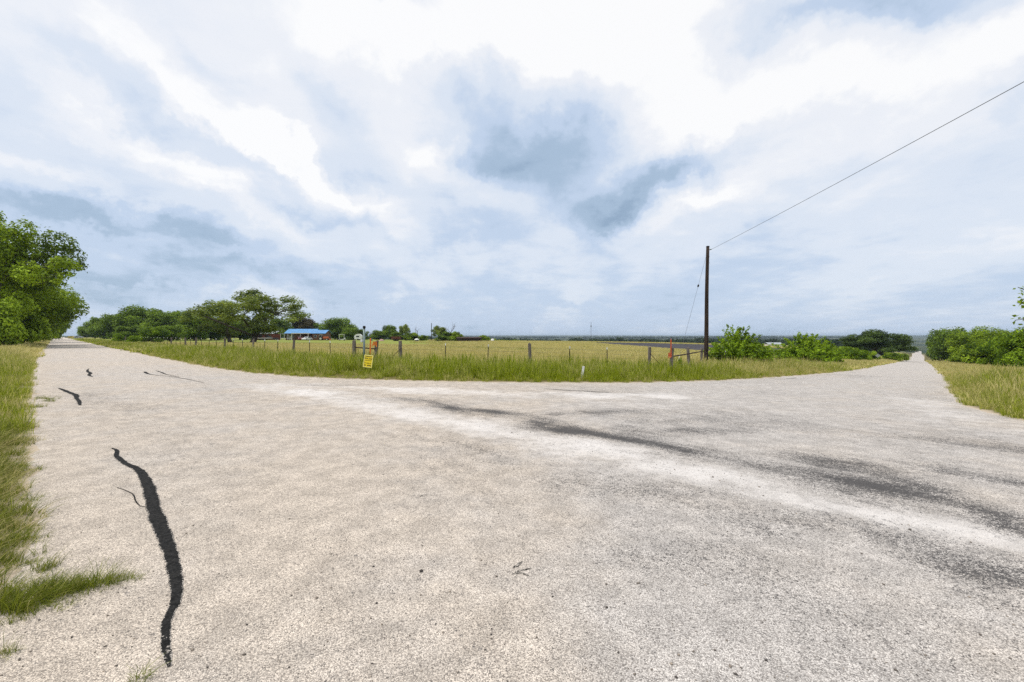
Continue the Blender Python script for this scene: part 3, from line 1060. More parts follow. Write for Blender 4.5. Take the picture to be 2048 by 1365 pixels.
def limb_paths(rng, fork, clusters, n_main, trunk_r, base_off=(0, 0)):
    """main limbs from the fork, then a twig from the nearest limb to every cluster"""
    paths = []
    cs = [np.array(c) for c, _ in clusters]
    order = rng.permutation(len(cs))
    mains = []
    for i in order:
        d = cs[i] - fork
        d = d / (np.linalg.norm(d) + 1e-9)
        if all(np.dot(d, m[1]) < 0.72 for m in mains):
            mains.append((cs[i], d))
        if len(mains) >= n_main: break
    limb_pts = []
    for c, d in mains:
        k = np.linspace(0, 1, 6)[:, None]
        L_ = np.linalg.norm(c - fork)
        sag = np.array((rng.normal(0, .08), rng.normal(0, .08), 0.12)) * L_
        p = fork + (c - fork) * k + sag * (4 * k * (1 - k)) + rng.normal(0, 0.03 * L_, (6, 3)) * (k > 0) * (k < 1)
        rad = trunk_r * (0.62 - 0.5 * k[:, 0])
        paths.append((p, rad))
        limb_pts.append((p, rad))
    allp = np.concatenate([p for p, _ in limb_pts]); allr = np.concatenate([r for _, r in limb_pts])
    for c in cs:
        dd = np.linalg.norm(allp - c, axis=1) + 0.6 * np.maximum(0, allp[:, 2] - c[2])
        i = int(np.argmin(dd))
        s = allp[i]
        if np.linalg.norm(c - s) < 0.05: continue
        k = np.linspace(0, 1, 4)[:, None]
        p = s + (c - s) * k + rng.normal(0, 0.05, (4, 3)) * np.linalg.norm(c - s) * (k > 0)
        r0 = min(allr[i], trunk_r * 0.3)
        paths.append((p, r0 * (0.8 - 0.65 * k[:, 0])))
    return paths


def wood_mesh(name, paths, mat, n=6):
    mb = MB()
    for p, r in paths:
        mb.tube([tuple(q) for q in p], [max(float(x), 0.012) for x in r], n, True)
    me = bpy.data.meshes.new(name)
    me.from_pydata(mb.v, [], mb.f)
    for q in me.polygons: q.use_smooth = True
    me.materials.append(mat)
    return me


def proto_tree(seed, kind, mat, H, W, n_leaves, size, clear=0.2, n_cl=34, trunk_r=0.3, n_main=6, lean=0.0, bark='bark', shape='round', rmin=.2, rmax=.34, n_trunk=1, shell=0.55, extra=(), sparse=0.3):
    """tree of height H and width W round the origin -> (crown mesh, trunk mesh)"""
    rng = np.random.default_rng(seed)
    def env(p):
        x, y, z = p
        rr = math.hypot(x, y)
        if shape == 'umbrella':
            top = math.sqrt(max(0, 1 - rr * rr))
            return (z < top * 0.95) * (z > -0.75 + 0.35 * (1 - rr)) * (rr < 1) * (1 if (z > 0.15 or rr > 0.35) else 0.0)
        if shape == 'open':
            return (rr * rr + z * z < 1) * ((rr * rr + z * z) > 0.22)
        if shape == 'shrub':
            return (rr < 1 - 0.35 * max(0, z)) * (rr * rr + max(0, z) ** 2 * 0.9 < 1)
        return 1.0 - (rr * rr + z * z)
    cl = sample_clusters(rng, n_cl, env, rmin, rmax)
    hc = H * (1 - clear)
    zc = H * clear + hc / 2
    clusters = []
    for p, r in cl:
        rw = r * W / 2 * 0.95; rh = min(r * hc / 2 * 1.15, rw * 1.1)
        k = 1 - 0.75 * r
        c = np.array((p[0] * W / 2 * k + lean * (p[2] + 1) * H * 0.2, p[1] * W / 2 * k, zc + p[2] * hc / 2 * (1 - 0.8 * rh / (hc / 2))))
        clusters.append((c, (rw * rng.uniform(.8, 1.25), rw * rng.uniform(.8, 1.25), rh * rng.uniform(.8, 1.15))))
    clusters += [(np.array(c), r) for c, r in extra]
    crown = crown_mesh('crown', rng, clusters, n_leaves, size, mat, shell=shell)
    fork = np.array((lean * H * 0.12, 0, max(H * clear * 1.05, 0.08 * H)))
    paths = []
    for i in range(n_trunk):
        b = np.array((rng.normal(0, .25) * (n_trunk > 1), rng.normal(0, .25) * (n_trunk > 1), -0.3))
        k = np.linspace(0, 1, 6)[:, None]
        p = b + (fork - b) * k + rng.normal(0, 0.03 * H * clear, (6, 3)) * (k > 0) * (k < 1)
        paths.append((p, trunk_r * (1.25 - 0.5 * k[:, 0] ** 0.5)))
    paths += limb_paths(rng, fork, clusters, n_main, trunk_r)
    trunk = wood_mesh('trunk', paths, M[bark])
    return crown, trunk


def proto_sprig_bush(seed, mat, H, W, n_sprig, per, size):
    """shrub of upright leafy shoots with a spiky outline"""
    rng = np.random.default_rng(seed)
    P = []; Nn = []; T = []; paths = []
    for i in range(n_sprig):
        az = rng.uniform(0, 2 * math.pi)
        rr = math.sqrt(rng.uniform(0, 1))
        tip = np.array((math.cos(az) * rr * W / 2, math.sin(az) * rr * W / 2, 0))
        hz = H * (1 - 0.62 * rr ** 2) * rng.uniform(0.45, 1.0)
        if rng.uniform() < 0.3: hz *= 0.55
        tip[2] = hz
        base = tip * 0.12 * np.array((1, 1, 0))
        k = np.linspace(0, 1, 5)[:, None]
        bow = np.array((math.cos(az), math.sin(az), 0)) * rr * W * 0.10
        pth = base + (tip - base) * k + bow * (4 * k * (1 - k)) * -0.6
        if i % 3 == 0:
            paths.append((pth, 0.02 * (1.2 - k[:, 0])))
        kk = rng.uniform(0.25, 1.03, per)
        q = base + (tip - base) * kk[:, None] - bow * 0.6 * (4 * kk * (1 - kk))[:, None]
        d = rng.normal(size=(per, 3)); d /= np.linalg.norm(d, axis=1, keepdims=True)
        wdt = 0.085 * W * (1.25 - kk)[:, None] * rng.uniform(.3, 1.2, (per, 1))
        P.append(q + d * wdt)
        Nn.append(d * 0.6 + np.array((tip[0] / W, tip[1] / W, 0.6)) + rng.normal(size=(per, 3)) * 0.4)
        T.append(np.clip(0.25 + 0.4 * kk + rng.normal(0, 0.2, per), 0, 1))
    P = np.concatenate(P); P[:, 2] = np.maximum(P[:, 2], 0.03)
    V, f = leaf_quads(rng, P, np.concatenate(Nn), size, 2.2)
    me = mesh_np('crown', V, f)
    attr(me, 'tint', np.repeat(np.concatenate(T), 4))
    me.materials.append(mat)
    return me, wood_mesh('stem', paths, M['bark'], 4)


def bare_tree(seed, H, W):
    rng = np.random.default_rng(seed)
    paths = []
    def grow(p, d, l, r, lev):
        k = np.linspace(0, 1, 5)[:, None]
        end = p + d * l
        pts = p + (end - p) * k + rng.normal(0, 0.06 * l, (5, 3)) * (k > 0)
        paths.append((pts, r * (1 - 0.5 * k[:, 0])))
        if lev == 0: return
        for _ in range(3 if lev > 1 else 2):
            nd = d + rng.normal(0, 0.55, 3); nd[2] += 0.1
            nd /= np.linalg.norm(nd)
            i = rng.integers(2, 5)
            grow(pts[i], nd, l * rng.uniform(0.5, 0.75), r * 0.5, lev - 1)
    grow(np.array((0, 0, -0.2)), np.array((0.1, 0, 1.0)), H * 0.5, 0.16 * H / 6, 3)
    return wood_mesh('branch', paths, M['deadbark'], 5)


def inst(name, parts, loc, rz, scale, label, cat, group=None):
    o = empty(name, loc, rz)
    o.scale = scale
    for pn, me in parts:
        c = bpy.data.objects.new(pn, me)
        link(c); c.parent = o
    tag(o, label, cat, group)
    return o


PR = {}
PR['hero'] = proto_tree(11, 'oak', M['oak'], 16.5, 17, 44000, 0.27, 0.10, 66, 0.42, 9, rmin=.11, rmax=.25, shell=.68, extra=[((x, y, z), (r, r, r * .75, .8)) for x, y, z, r in ((8.6, -2, 8.4, .9), (9.9, -2.4, 9.3, .8), (11.1, -2.2, 9.7, .75), (12.0, -2.0, 9.1, .65), (11.0, -2.6, 8.1, .55), (9.4, -1.8, 10.0, .6), (11.9, -2.5, 8.3, .4), (9.9, -2.2, 7.5, .45))])
PR['hero2'] = proto_tree(12, 'oak', M['oak'], 12, 13, 22000, 0.28, 0.06, 46, 0.34, 7, rmin=.18, rmax=.32)
PR['oakA'] = proto_tree(13, 'grove', M['grove'], 10, 13, 12000, 0.42, 0.0, 44, 0.3, 7)
PR['oakB'] = proto_tree(14, 'grove', M['grove'], 10, 12, 12000, 0.42, 0.0, 42, 0.3, 7, shape='shrub')
PR['mesqA'] = proto_tree(15, 'mesq', M['mesq'], 10, 13.5, 11000, 0.27, 0.10, 36, 0.38, 8, shape='open', rmin=.12, rmax=.24, lean=-0.2, shell=.3)
PR['mesqB'] = proto_tree(16, 'mesq', M['mesq'], 12, 15, 13000, 0.27, 0.12, 42, 0.42, 9, shape='open', rmin=.11, rmax=.23, lean=0.25, shell=.3)
PR['live'] = proto_tree(17, 'dark', M['dark'], 8.4, 17, 22000, 0.32, 0.16, 64, 0.42, 9, shape='umbrella', rmin=.14, rmax=.24)
PR['bushA'] = proto_tree(18, 'bright', M['bright'], 3.4, 6, 11000, 0.19, 0.02, 36, 0.08, 7, shape='shrub', rmin=.22, rmax=.36, n_trunk=3)
PR['bushB'] = proto_tree(19, 'grove', M['oak'], 4, 5, 9000, 0.24, 0.02, 30, 0.09, 7, shape='shrub', rmin=.22, rmax=.38, n_trunk=3)
PR['sprig'] = proto_sprig_bush(20, M['bright'], 3.5, 5.2, 190, 85, 0.17)
PR['sprig2'] = proto_sprig_bush(22, M['bright'], 3.4, 6.5, 210, 75, 0.19)
PR['brown'] = proto_tree(21, 'brown', M['brownleaf'], 9, 9, 7000, 0.4, 0.12, 34, 0.25, 6)
PR['light'] = proto_tree(23, 'mesq', M['mesq'], 8, 8, 6000, 0.32, 0.2, 26, 0.2, 6, shape='open', lean=-0.3, shell=.3)


def tree(pname, name, px, depth, top_py, width_px, label, cat, rz=None, group=None, base_dz=0.0, stem='trunk'):
    crown, trunk = PR[pname]
    H0 = PROTO_H[pname]; W0 = PROTO_W[pname]
    p = at(px, depth)
    top = EYE + (HY - top_py) / F * depth
    sz = (top - p.z) / H0
    sx = width_px / F * depth / W0
    return inst(name, (('crown', crown), (stem, trunk)), p, rz if rz is not None else (px * 1.7 + depth) % 6.28, (sx, sx, sz), label, cat, group)


PROTO_H = {}; PROTO_W = {}
for k_, (me_, _t) in PR.items():
    co = np.empty(len(me_.vertices) * 3, np.float32); me_.vertices.foreach_get('co', co); co = co.reshape(-1, 3)
    PROTO_H[k_] = float(np.percentile(co[:, 2], 99.7)); PROTO_W[k_] = 2 * float(np.percentile(np.abs(co[:, :2]), 98.5))
PROTO_W['hero'] = 17.0


G_L = 'trees on the left side of the left road'
tree('hero', 'roadside_tree', -2, 57, 430, 262, 'tall leafy green tree leaning out over the left road, cut by the left edge', 'tree', 0.0, G_L)
tree('hero2', 'roadside_tree', 38, 70, 520, 165, 'green tree half hidden behind the tall roadside tree at the left edge', 'tree', 2.0, G_L)
tree('hero2', 'roadside_tree', 66, 98, 560, 120, 'shaded roadside tree, third along the left road', 'tree', 4.0, G_L)
tree('hero2', 'roadside_tree', 82, 135, 596, 84, 'dark roadside tree, fourth along the left road', 'tree', 1.0, G_L)
tree('bushB', 'roadside_tree', 92, 175, 630, 50, 'small dark tree farthest along the left side of the left road', 'tree', 5.0, G_L)
tree('hero2', 'roadside_tree', -70, 66, 480, 190, 'green tree in the left corner behind the tall roadside tree', 'tree', 3.0, G_L)
tree('bushB', 'roadside_bush', -5, 50, 600, 75, 'light green bush under the tall tree at the left edge', 'bush', 1.2)
tree('bushB', 'roadside_bush', 28, 62, 585, 90, 'rounded green bush right of the light bush under the tall left tree', 'bush', 2.2)
tree('bushB', 'roadside_bush', 58, 88, 628, 66, 'low dark bush in the shade beside the left road verge', 'bush', 3.1)
tree('bushB', 'roadside_bush', 78, 118, 640, 48, 'small bush at the end of the shaded left verge', 'bush', 4.1)

G_R = 'trees of the row behind the left road fence'
ROW = [('oakB', 172, 330, 655, 30, 'lowest tree at the far left end of the dark tree row'),
       ('oakA', 190, 240, 644, 52, 'dark tree second from the left end of the tree row'),
       ('oakB', 214, 205, 634, 62, 'dark green tree where the tree row starts to rise'),
       ('oakA', 246, 180, 626, 80, 'broad dark tree left of the tallest one in the row'),
       ('oakA', 282, 160, 614, 84, 'tallest round topped tree of the dark row left of the mesquites'),
       ('oakB', 322, 150, 620, 78, 'dark tree just right of the tallest tree in the row'),
       ('oakA', 356, 150, 624, 74, 'medium green tree in the middle right of the dark row'),
       ('oakB', 388, 145, 626, 70, 'grey green tree at the right end of the row beside the mesquites'),
       ('oakB', 422, 155, 634, 74, 'dark tree behind the left mesquite trunk'),
       ('oakA', 340, 118, 652, 50, 'low shaded tree in front of the dark row'),
       ('oakB', 262, 130, 652, 56, 'low dark bushy tree at the foot of the row near the fence'),
       ('oakB', 480, 175, 640, 80, 'dark tree filling the gap behind the two mesquites'),
       ('oakB', 552, 200, 636, 60, 'dark tree behind the red shed'),
       ]
for pn, px, d, top, w, lab in ROW:
    tree(pn, 'row_tree', px, d, top, w * 0.84, lab, 'tree', group=G_R)
tree('mesqA', 'mesquite_tree', 461, 112, 603, 128, 'spreading grey green mesquite, left of the pair in the pasture', 'tree', 0.4)
tree('mesqB', 'mesquite_tree', 504, 98, 582, 178, 'tallest mesquite with thick forked trunk and open crown, right of the pair', 'tree', 0.25)
tree('bushA', 'pasture_bush', 311, 100, 654, 46, 'rounded light green bush before the dark tree row', 'bush')
tree('bushA', 'pasture_bush', 268, 80, 672, 24, 'small light bush grown into the far left fence', 'bush')
tree('bushA', 'pasture_bush', 237, 95, 667, 18, 'smallest green bush at the far end of the left fence', 'bush')
HOUSE_TREES = [
    ('brown', 600, 215, 632, 48, 'reddish brown tree rising behind the blue roofed house', 'tree'),
    ('oakB', 628, 225, 645, 34, 'small green tree behind the right half of the blue roof', 'tree'),
    ('oakA', 676, 195, 637, 62, 'big round green tree right of the blue roofed house', 'tree'),
    ('oakB', 700, 185, 655, 36, 'green bushy tree beside the big round tree by the house', 'tree'),
    ('oakB', 722, 190, 659, 30, 'low green tree behind the tall galvanised pipe', 'tree'),
    ('oakB', 656, 205, 650, 34, 'dark tree against the right end of the house', 'tree'),
    ('oakB', 758, 200, 661, 36, 'low dark bushy tree right of the orange stake', 'tree'),
    ('oakA', 781, 210, 651, 30, 'pointed round topped tree above the rusty trailer', 'tree'),
    ('oakB', 800, 195, 664, 34, 'low scrub tree behind the thick right post of the brace', 'tree'),
    ('light', 812, 190, 649, 24, 'thin light green tree with a bare top beside the dead branches', 'tree'),
    ('bushB', 826, 180, 666, 32, 'low green scrub beside the white dome', 'bush'),
    ('bushB', 848, 175, 671, 18, 'small very dark bush just left of the far utility pole', 'bush'),
    ('light', 876, 165, 652, 30, 'light green leaning tree right of the far utility pole', 'tree'),
    ('oakB', 893, 160, 664, 40, 'dark green rounded tree under the bare branches', 'tree'),
    ('bushB', 911, 158, 664, 26, 'bright green tree at the right end of the homestead scrub', 'tree'),
    ('bushB', 966, 165, 671, 24, 'lone rounded bush right of the low dark shed', 'bush'),
    ('bushB', 986, 190, 678, 20, 'small green bush right of the lone rounded bush', 'bush'),
    ('bushB', 1004, 200, 680, 24, 'low green bush at the far edge of the pasture', 'bush'),
    ('bushB', 1030, 210, 680, 30, 'wide low bush on the pasture skyline near mid picture', 'bush'),
    ('bushB', 1064, 205, 684, 30, 'low scrub bush directly behind the middle wooden post', 'bush'),
    ('bushB', 1098, 215, 684, 28, 'low dark scrub right of the middle wooden post on the skyline', 'bush'),
    ('bushB', 1134, 200, 684, 26, 'dark low bush below and left of the radio mast', 'bush'),
    ('bushB', 1150, 195, 686, 18, 'small dark bush nearest the radio mast', 'bush'),
]
for pn, px, d, top, w, lab, cat in HOUSE_TREES:
    tree(pn, 'homestead_tree' if cat == 'tree' else 'homestead_bush', px, d, top, w, lab, cat, group='trees and scrub round the homestead')
for px, d, H, lab, sd0 in ((834, 178, 6.0, 'leafless dead tree above the scrub beside the white dome', 31), (899, 160, 7.4, 'bare grey branches sticking out of the dark green tree', 32),
                      (739, 188, 5.2, 'bare twiggy tree just right of the galvanised pipe', 33)):
    o = inst('bare_tree', (('branch', bare_tree(sd0, H, 4)),), at(px, d), sd0, (1, 1, 1), lab, 'tree')

tree('sprig', 'roadside_shrub', 1474, 36, 658, 104, 'bright green leafy shrub right beside the near utility pole', 'bush', 0.3)
tree('sprig2', 'roadside_shrub', 1512, 41, 693, 60, 'lower green shrub grown against the right of the bright one by the pole', 'bush', 1.4)
tree('sprig2', 'roadside_shrub', 1607, 50, 671, 110, 'wide bright green shrub, second right of the utility pole', 'bush', 2.1)
tree('bushA', 'roadside_shrub', 1648, 54, 690, 60, 'lower green shrub at the right foot of the wide bright shrub', 'bush', 1.1)
tree('bushA', 'roadside_shrub', 1562, 52, 700, 40, 'small yellow green shrub at the left foot of the wide bright shrub', 'bush', 3.1)
tree('bushA', 'roadside_shrub', 1692, 78, 694, 50, 'green shrub left of the dark spreading oak', 'bush', 0.9)
tree('bushA', 'roadside_shrub', 1722, 84, 701, 30, 'small bright shrub touching the left of the dark oak', 'bush', 2.9)
tree('live', 'spreading_oak', 1754, 130, 661, 104, 'dark live oak with a broad umbrella crown beside the right road', 'tree', 0.8)
for px, d, top, w, lab in ((1745, 105, 703, 24, 'small green bush under the left side of the dark oak'), (1785, 120, 706, 34, 'grey green bush under the right side of the dark oak'),
                           (1803, 140, 707, 24, 'low dark bush at the right end of the oak by the road')):
    tree('bushB', 'roadside_shrub', px, d, top, w, lab, 'bush')

G_RR = 'trees along the right side of the right road'
for pn, px, d, top, w, lab, cat in (
        ('oakB', 1868, 230, 688, 20, 'smallest tree at the far end of the right tree row', 'tree'),
        ('oakA', 1893, 165, 659, 52, 'dark tree leading the right tree row beside the road', 'tree'),
        ('oakB', 1916, 125, 657, 66, 'rounded green tree second in the right row', 'tree'),
        ('hero2', 1958, 100, 655, 92, 'broad green tree in the middle of the right row', 'tree'),
        ('hero2', 2010, 84, 663, 84, 'green tree behind the bright bushes of the right row', 'tree'),
        ('bushB', 1930, 96, 690, 50, 'green bush at the foot of the right row', 'bush'),
        ('bushB', 1965, 76, 686, 60, 'grey green twiggy bush in the right row', 'bush'),
        ('bushA', 2012, 62, 676, 84, 'bright yellow green bush in the right row', 'bush'),
        ('bushA', 2062, 50, 660, 92, 'bright green bush cut by the right edge of the picture', 'bush'),
        ('bushA', 2040, 56, 688, 60, 'low bright bush in front of the right row near the edge', 'bush'),
        ('hero2', 2110, 66, 640, 130, 'green tree at the right edge behind the bright bush', 'tree')):
    tree(pn, 'row_tree' if cat == 'tree' else 'row_bush', px, d, top, w, lab, cat, group=G_RR)
for px, d, top, w, lab in ((1822, 520, 693, 20, 'far dark round tree beyond the crest of the right road'),):
    tree('oakB', 'far_tree', px, d, top, w, lab, 'tree')


def overhanging_tree():
    """near tree just outside the right edge, one leafy bough reaching into view"""
    rng = np.random.default_rng(77)
    base = at(2260, 17)
    o = empty('overhanging_tree', base)
    H = 7.5
    tipz = EYE + (HY - 600) / F * 16.6
    paths = []
    k = np.linspace(0, 1, 7)[:, None]
    tr = np.array((0, 0, -0.3)) + np.array((0.2, 0.1, 5.0)) * k
    paths.append((tr, 0.2 * (1.2 - 0.6 * k[:, 0])))
    cl = []
    for i in range(22):
        d = rng.normal(size=3); d /= np.linalg.norm(d)
        cl.append((np.array((1.4, 0.3, 5.2)) + d * np.array((2.0, 2.4, 1.5)), (0.8, 0.8, 0.55)))
    tips = []
    for (px, py, dep) in ((2036, 575, 16.8), (2042, 598, 16.6), (2034, 606, 16.9), (2030, 641, 16.6), (2046, 640, 16.8), (2052, 584, 16.6), (2060, 615, 16.8), (2058, 636, 16.6)):
        p = np.array(((px - CX) / F * dep, dep, EYE + (HY - py) / F * dep)) - np.array(base)
        tips.append(p)
    hub = np.array((-2.6, -0.2, 3.4))
    paths.append((np.array([tr[4], (tr[4] + hub) / 2 + (0, 0, 0.25), hub]), np.array([.09, .06, .04])))
    P = []; Nn = []
    for p in tips:
        mid = (hub + p) / 2 + rng.normal(0, 0.05, 3)
        paths.append((np.array([hub, mid, p]), np.array([.03, .016, .012])))
        kk = rng.uniform(0.55, 1.0, 26)
        q = hub + (p - hub) * kk[:, None] + rng.normal(0, 0.085, (26, 3))
        P.append(q); Nn.append(rng.normal(size=(26, 3)) + (0, 0, 0.8))
    for c, _ in cl:
        paths.append((np.array([tr[5], (tr[5] + c) / 2, c]), np.array([.06, .04, .015])))
    crown = crown_mesh('crown', rng, cl, 6000, 0.16, M['oak'])
    V, f = leaf_quads(rng, np.concatenate(P), np.concatenate(Nn), 0.12, 1.5)
    sp = mesh_np('bough_leaves', V, f); attr(sp, 'tint', np.repeat(np.clip(rng.normal(.4, .2, len(f)), 0, 1), 4)); sp.materials.append(M['oak'])
    for nm, me in (('crown', crown), ('trunk', wood_mesh('trunk', paths, M['bark'], 6)), ('bough_leaves', sp)):
        c = link(bpy.data.objects.new(nm, me)); c.parent = o
    tag(o, 'leafy bough of a near tree reaching in at the right edge of the sky', 'tree')


overhanging_tree()


# ------------------------------------------------------------------ scattering of stuff
def tuft_mesh(seed, n, height, spread, width, segs=3, droop=0.6, heads=0.0, mat='grass'):
    rng = np.random.default_rng(seed)
    V = []; Fc = []; Hh = []; T = []
    for i in range(n):
        az = rng.uniform(0, 2 * math.pi); r0 = spread * math.sqrt(rng.uniform()) * 0.6
        b = np.array((math.cos(az) * r0, math.sin(az) * r0, -0.03))
        h = height * rng.uniform(0.45, 1.1)
        la = az + rng.normal(0, 0.9)
        lean = np.array((math.cos(la), math.sin(la), 0)) * h * rng.uniform(0.1, droop)
        wd = width * rng.uniform(0.6, 1.3)
        sa = rng.uniform(0, math.pi)
        side = np.array((math.cos(sa), math.sin(sa), 0)) * wd * 0.5
        tnt = rng.uniform()
        head = rng.uniform() < heads
        o = len(V)
        for s in range(segs):
            k = s / segs
            p = b + np.array((0, 0, h)) * (k - 0.22 * k * k * (droop > 0.5)) + lean * k * k
            ww = (1 - 0.75 * k)
            if head and s == segs - 1: ww = 1.5
            V += [p - side * ww, p + side * ww]; Hh += [k, k]; T += [tnt, tnt]
        p = b + np.array((0, 0, h)) * (1 - 0.22 * (droop > 0.5)) + lean
        V.append(p); Hh.append(1.0); T.append(tnt)
        for s in range(segs - 1):
            a = o + 2 * s
            Fc += [(a, a + 1, a + 3), (a, a + 3, a + 2)]
        a = o + 2 * (segs - 1)
        Fc.append((a, a + 1, a + 2))
    me = mesh_np('tuft', np.array(V), np.array(Fc))
    attr(me, 'h', Hh); attr(me, 'tint', T)
    me.materials.append(M[mat])
    return me


def scatter(name, meshes, pos, rot, scl, gold, label, cat, lean=None):
    """one object: every point carries a tuft"""
    coll = bpy.data.collections.new(name + '_kinds')
    for i, me in enumerate(meshes):
        coll.objects.link(bpy.data.objects.new('%s_kind_%02d' % (name, i), me))
    pm = bpy.data.meshes.new(name)
    n = len(pos)
    pm.vertices.add(n); pm.vertices.foreach_set('co', np.asarray(pos, np.float32).ravel())
    rng = np.random.default_rng(n)
    rv = np.zeros((n, 3), np.float32); rv[:, 2] = rot
    if lean is not None: rv[:, :2] = lean
    a = pm.attributes.new('rot', 'FLOAT_VECTOR', 'POINT'); a.data.foreach_set('vector', rv.ravel())
    sv = np.asarray(scl, np.float32)
    if sv.ndim == 1: sv = np.stack((sv, sv, sv), 1)
    a = pm.attributes.new('scl', 'FLOAT_VECTOR', 'POINT'); a.data.foreach_set('vector', sv.astype(np.float32).ravel())
    a = pm.attributes.new('gold', 'FLOAT', 'POINT'); a.data.foreach_set('value', np.asarray(gold, np.float32))
    a = pm.attributes.new('pick', 'INT', 'POINT'); a.data.foreach_set('value', rng.integers(0, len(meshes), n).astype(np.int32))
    o = link(bpy.data.objects.new(name, pm))
    g = bpy.data.node_groups.new(name + '_scatter', 'GeometryNodeTree')
    g.interface.new_socket('Geometry', in_out='INPUT', socket_type='NodeSocketGeometry')
    g.interface.new_socket('Geometry', in_out='OUTPUT', socket_type='NodeSocketGeometry')
    gi = g.nodes.new('NodeGroupInput'); go = g.nodes.new('NodeGroupOutput')
    ip = g.nodes.new('GeometryNodeInstanceOnPoints')
    ci = g.nodes.new('GeometryNodeCollectionInfo')
    ci.inputs['Collection'].default_value = coll
    ci.inputs['Separate Children'].default_value = True
    ci.inputs['Reset Children'].default_value = True
    def na(nm, ty):
        q = g.nodes.new('GeometryNodeInputNamedAttribute'); q.data_type = ty
        q.inputs['Name'].default_value = nm
        return [s for s in q.outputs if s.enabled and s.name == 'Attribute'][0]
    g.links.new(gi.outputs[0], ip.inputs['Points'])
    g.links.new(ci.outputs[0], ip.inputs['Instance'])
    ip.inputs['Pick Instance'].default_value = True
    g.links.new(na('pick', 'INT'), ip.inputs['Instance Index'])
    g.links.new(na('rot', 'FLOAT_VECTOR'), ip.inputs['Rotation'])
    g.links.new(na('scl', 'FLOAT_VECTOR'), ip.inputs['Scale'])
    g.links.new(ip.outputs[0], go.inputs[0])
    md = o.modifiers.new('scatter', 'NODES'); md.node_group = g
    tag(o, label, cat, kind='stuff')
    return o


def land_z(x, y, sd):
    e = edge_sd(x, y, sd)
    off = np.where(e < 0, np.maximum(e * 0.3, -0.10), np.minimum(e * 0.10, 0.05))
    r = np.hypot(x, y)
    bumps = (fbm(x, y, 0.45, 21, 3) - 0.5) * 0.16 * sstep(0.3, 2.0, sd) * (1 - sstep(200, 400, r))
    return zbase(x, y) + off + bumps, e


def sample_fan(rng, n, r0, r1, az0=-58, az1=58, power=2.0):
    u = rng.uniform(0, 1, n)
    r = (r0 ** power + u * (r1 ** power - r0 ** power)) ** (1 / power)
    az = np.radians(rng.uniform(az0, az1, n))
    return r * np.sin(az), r * np.cos(az)


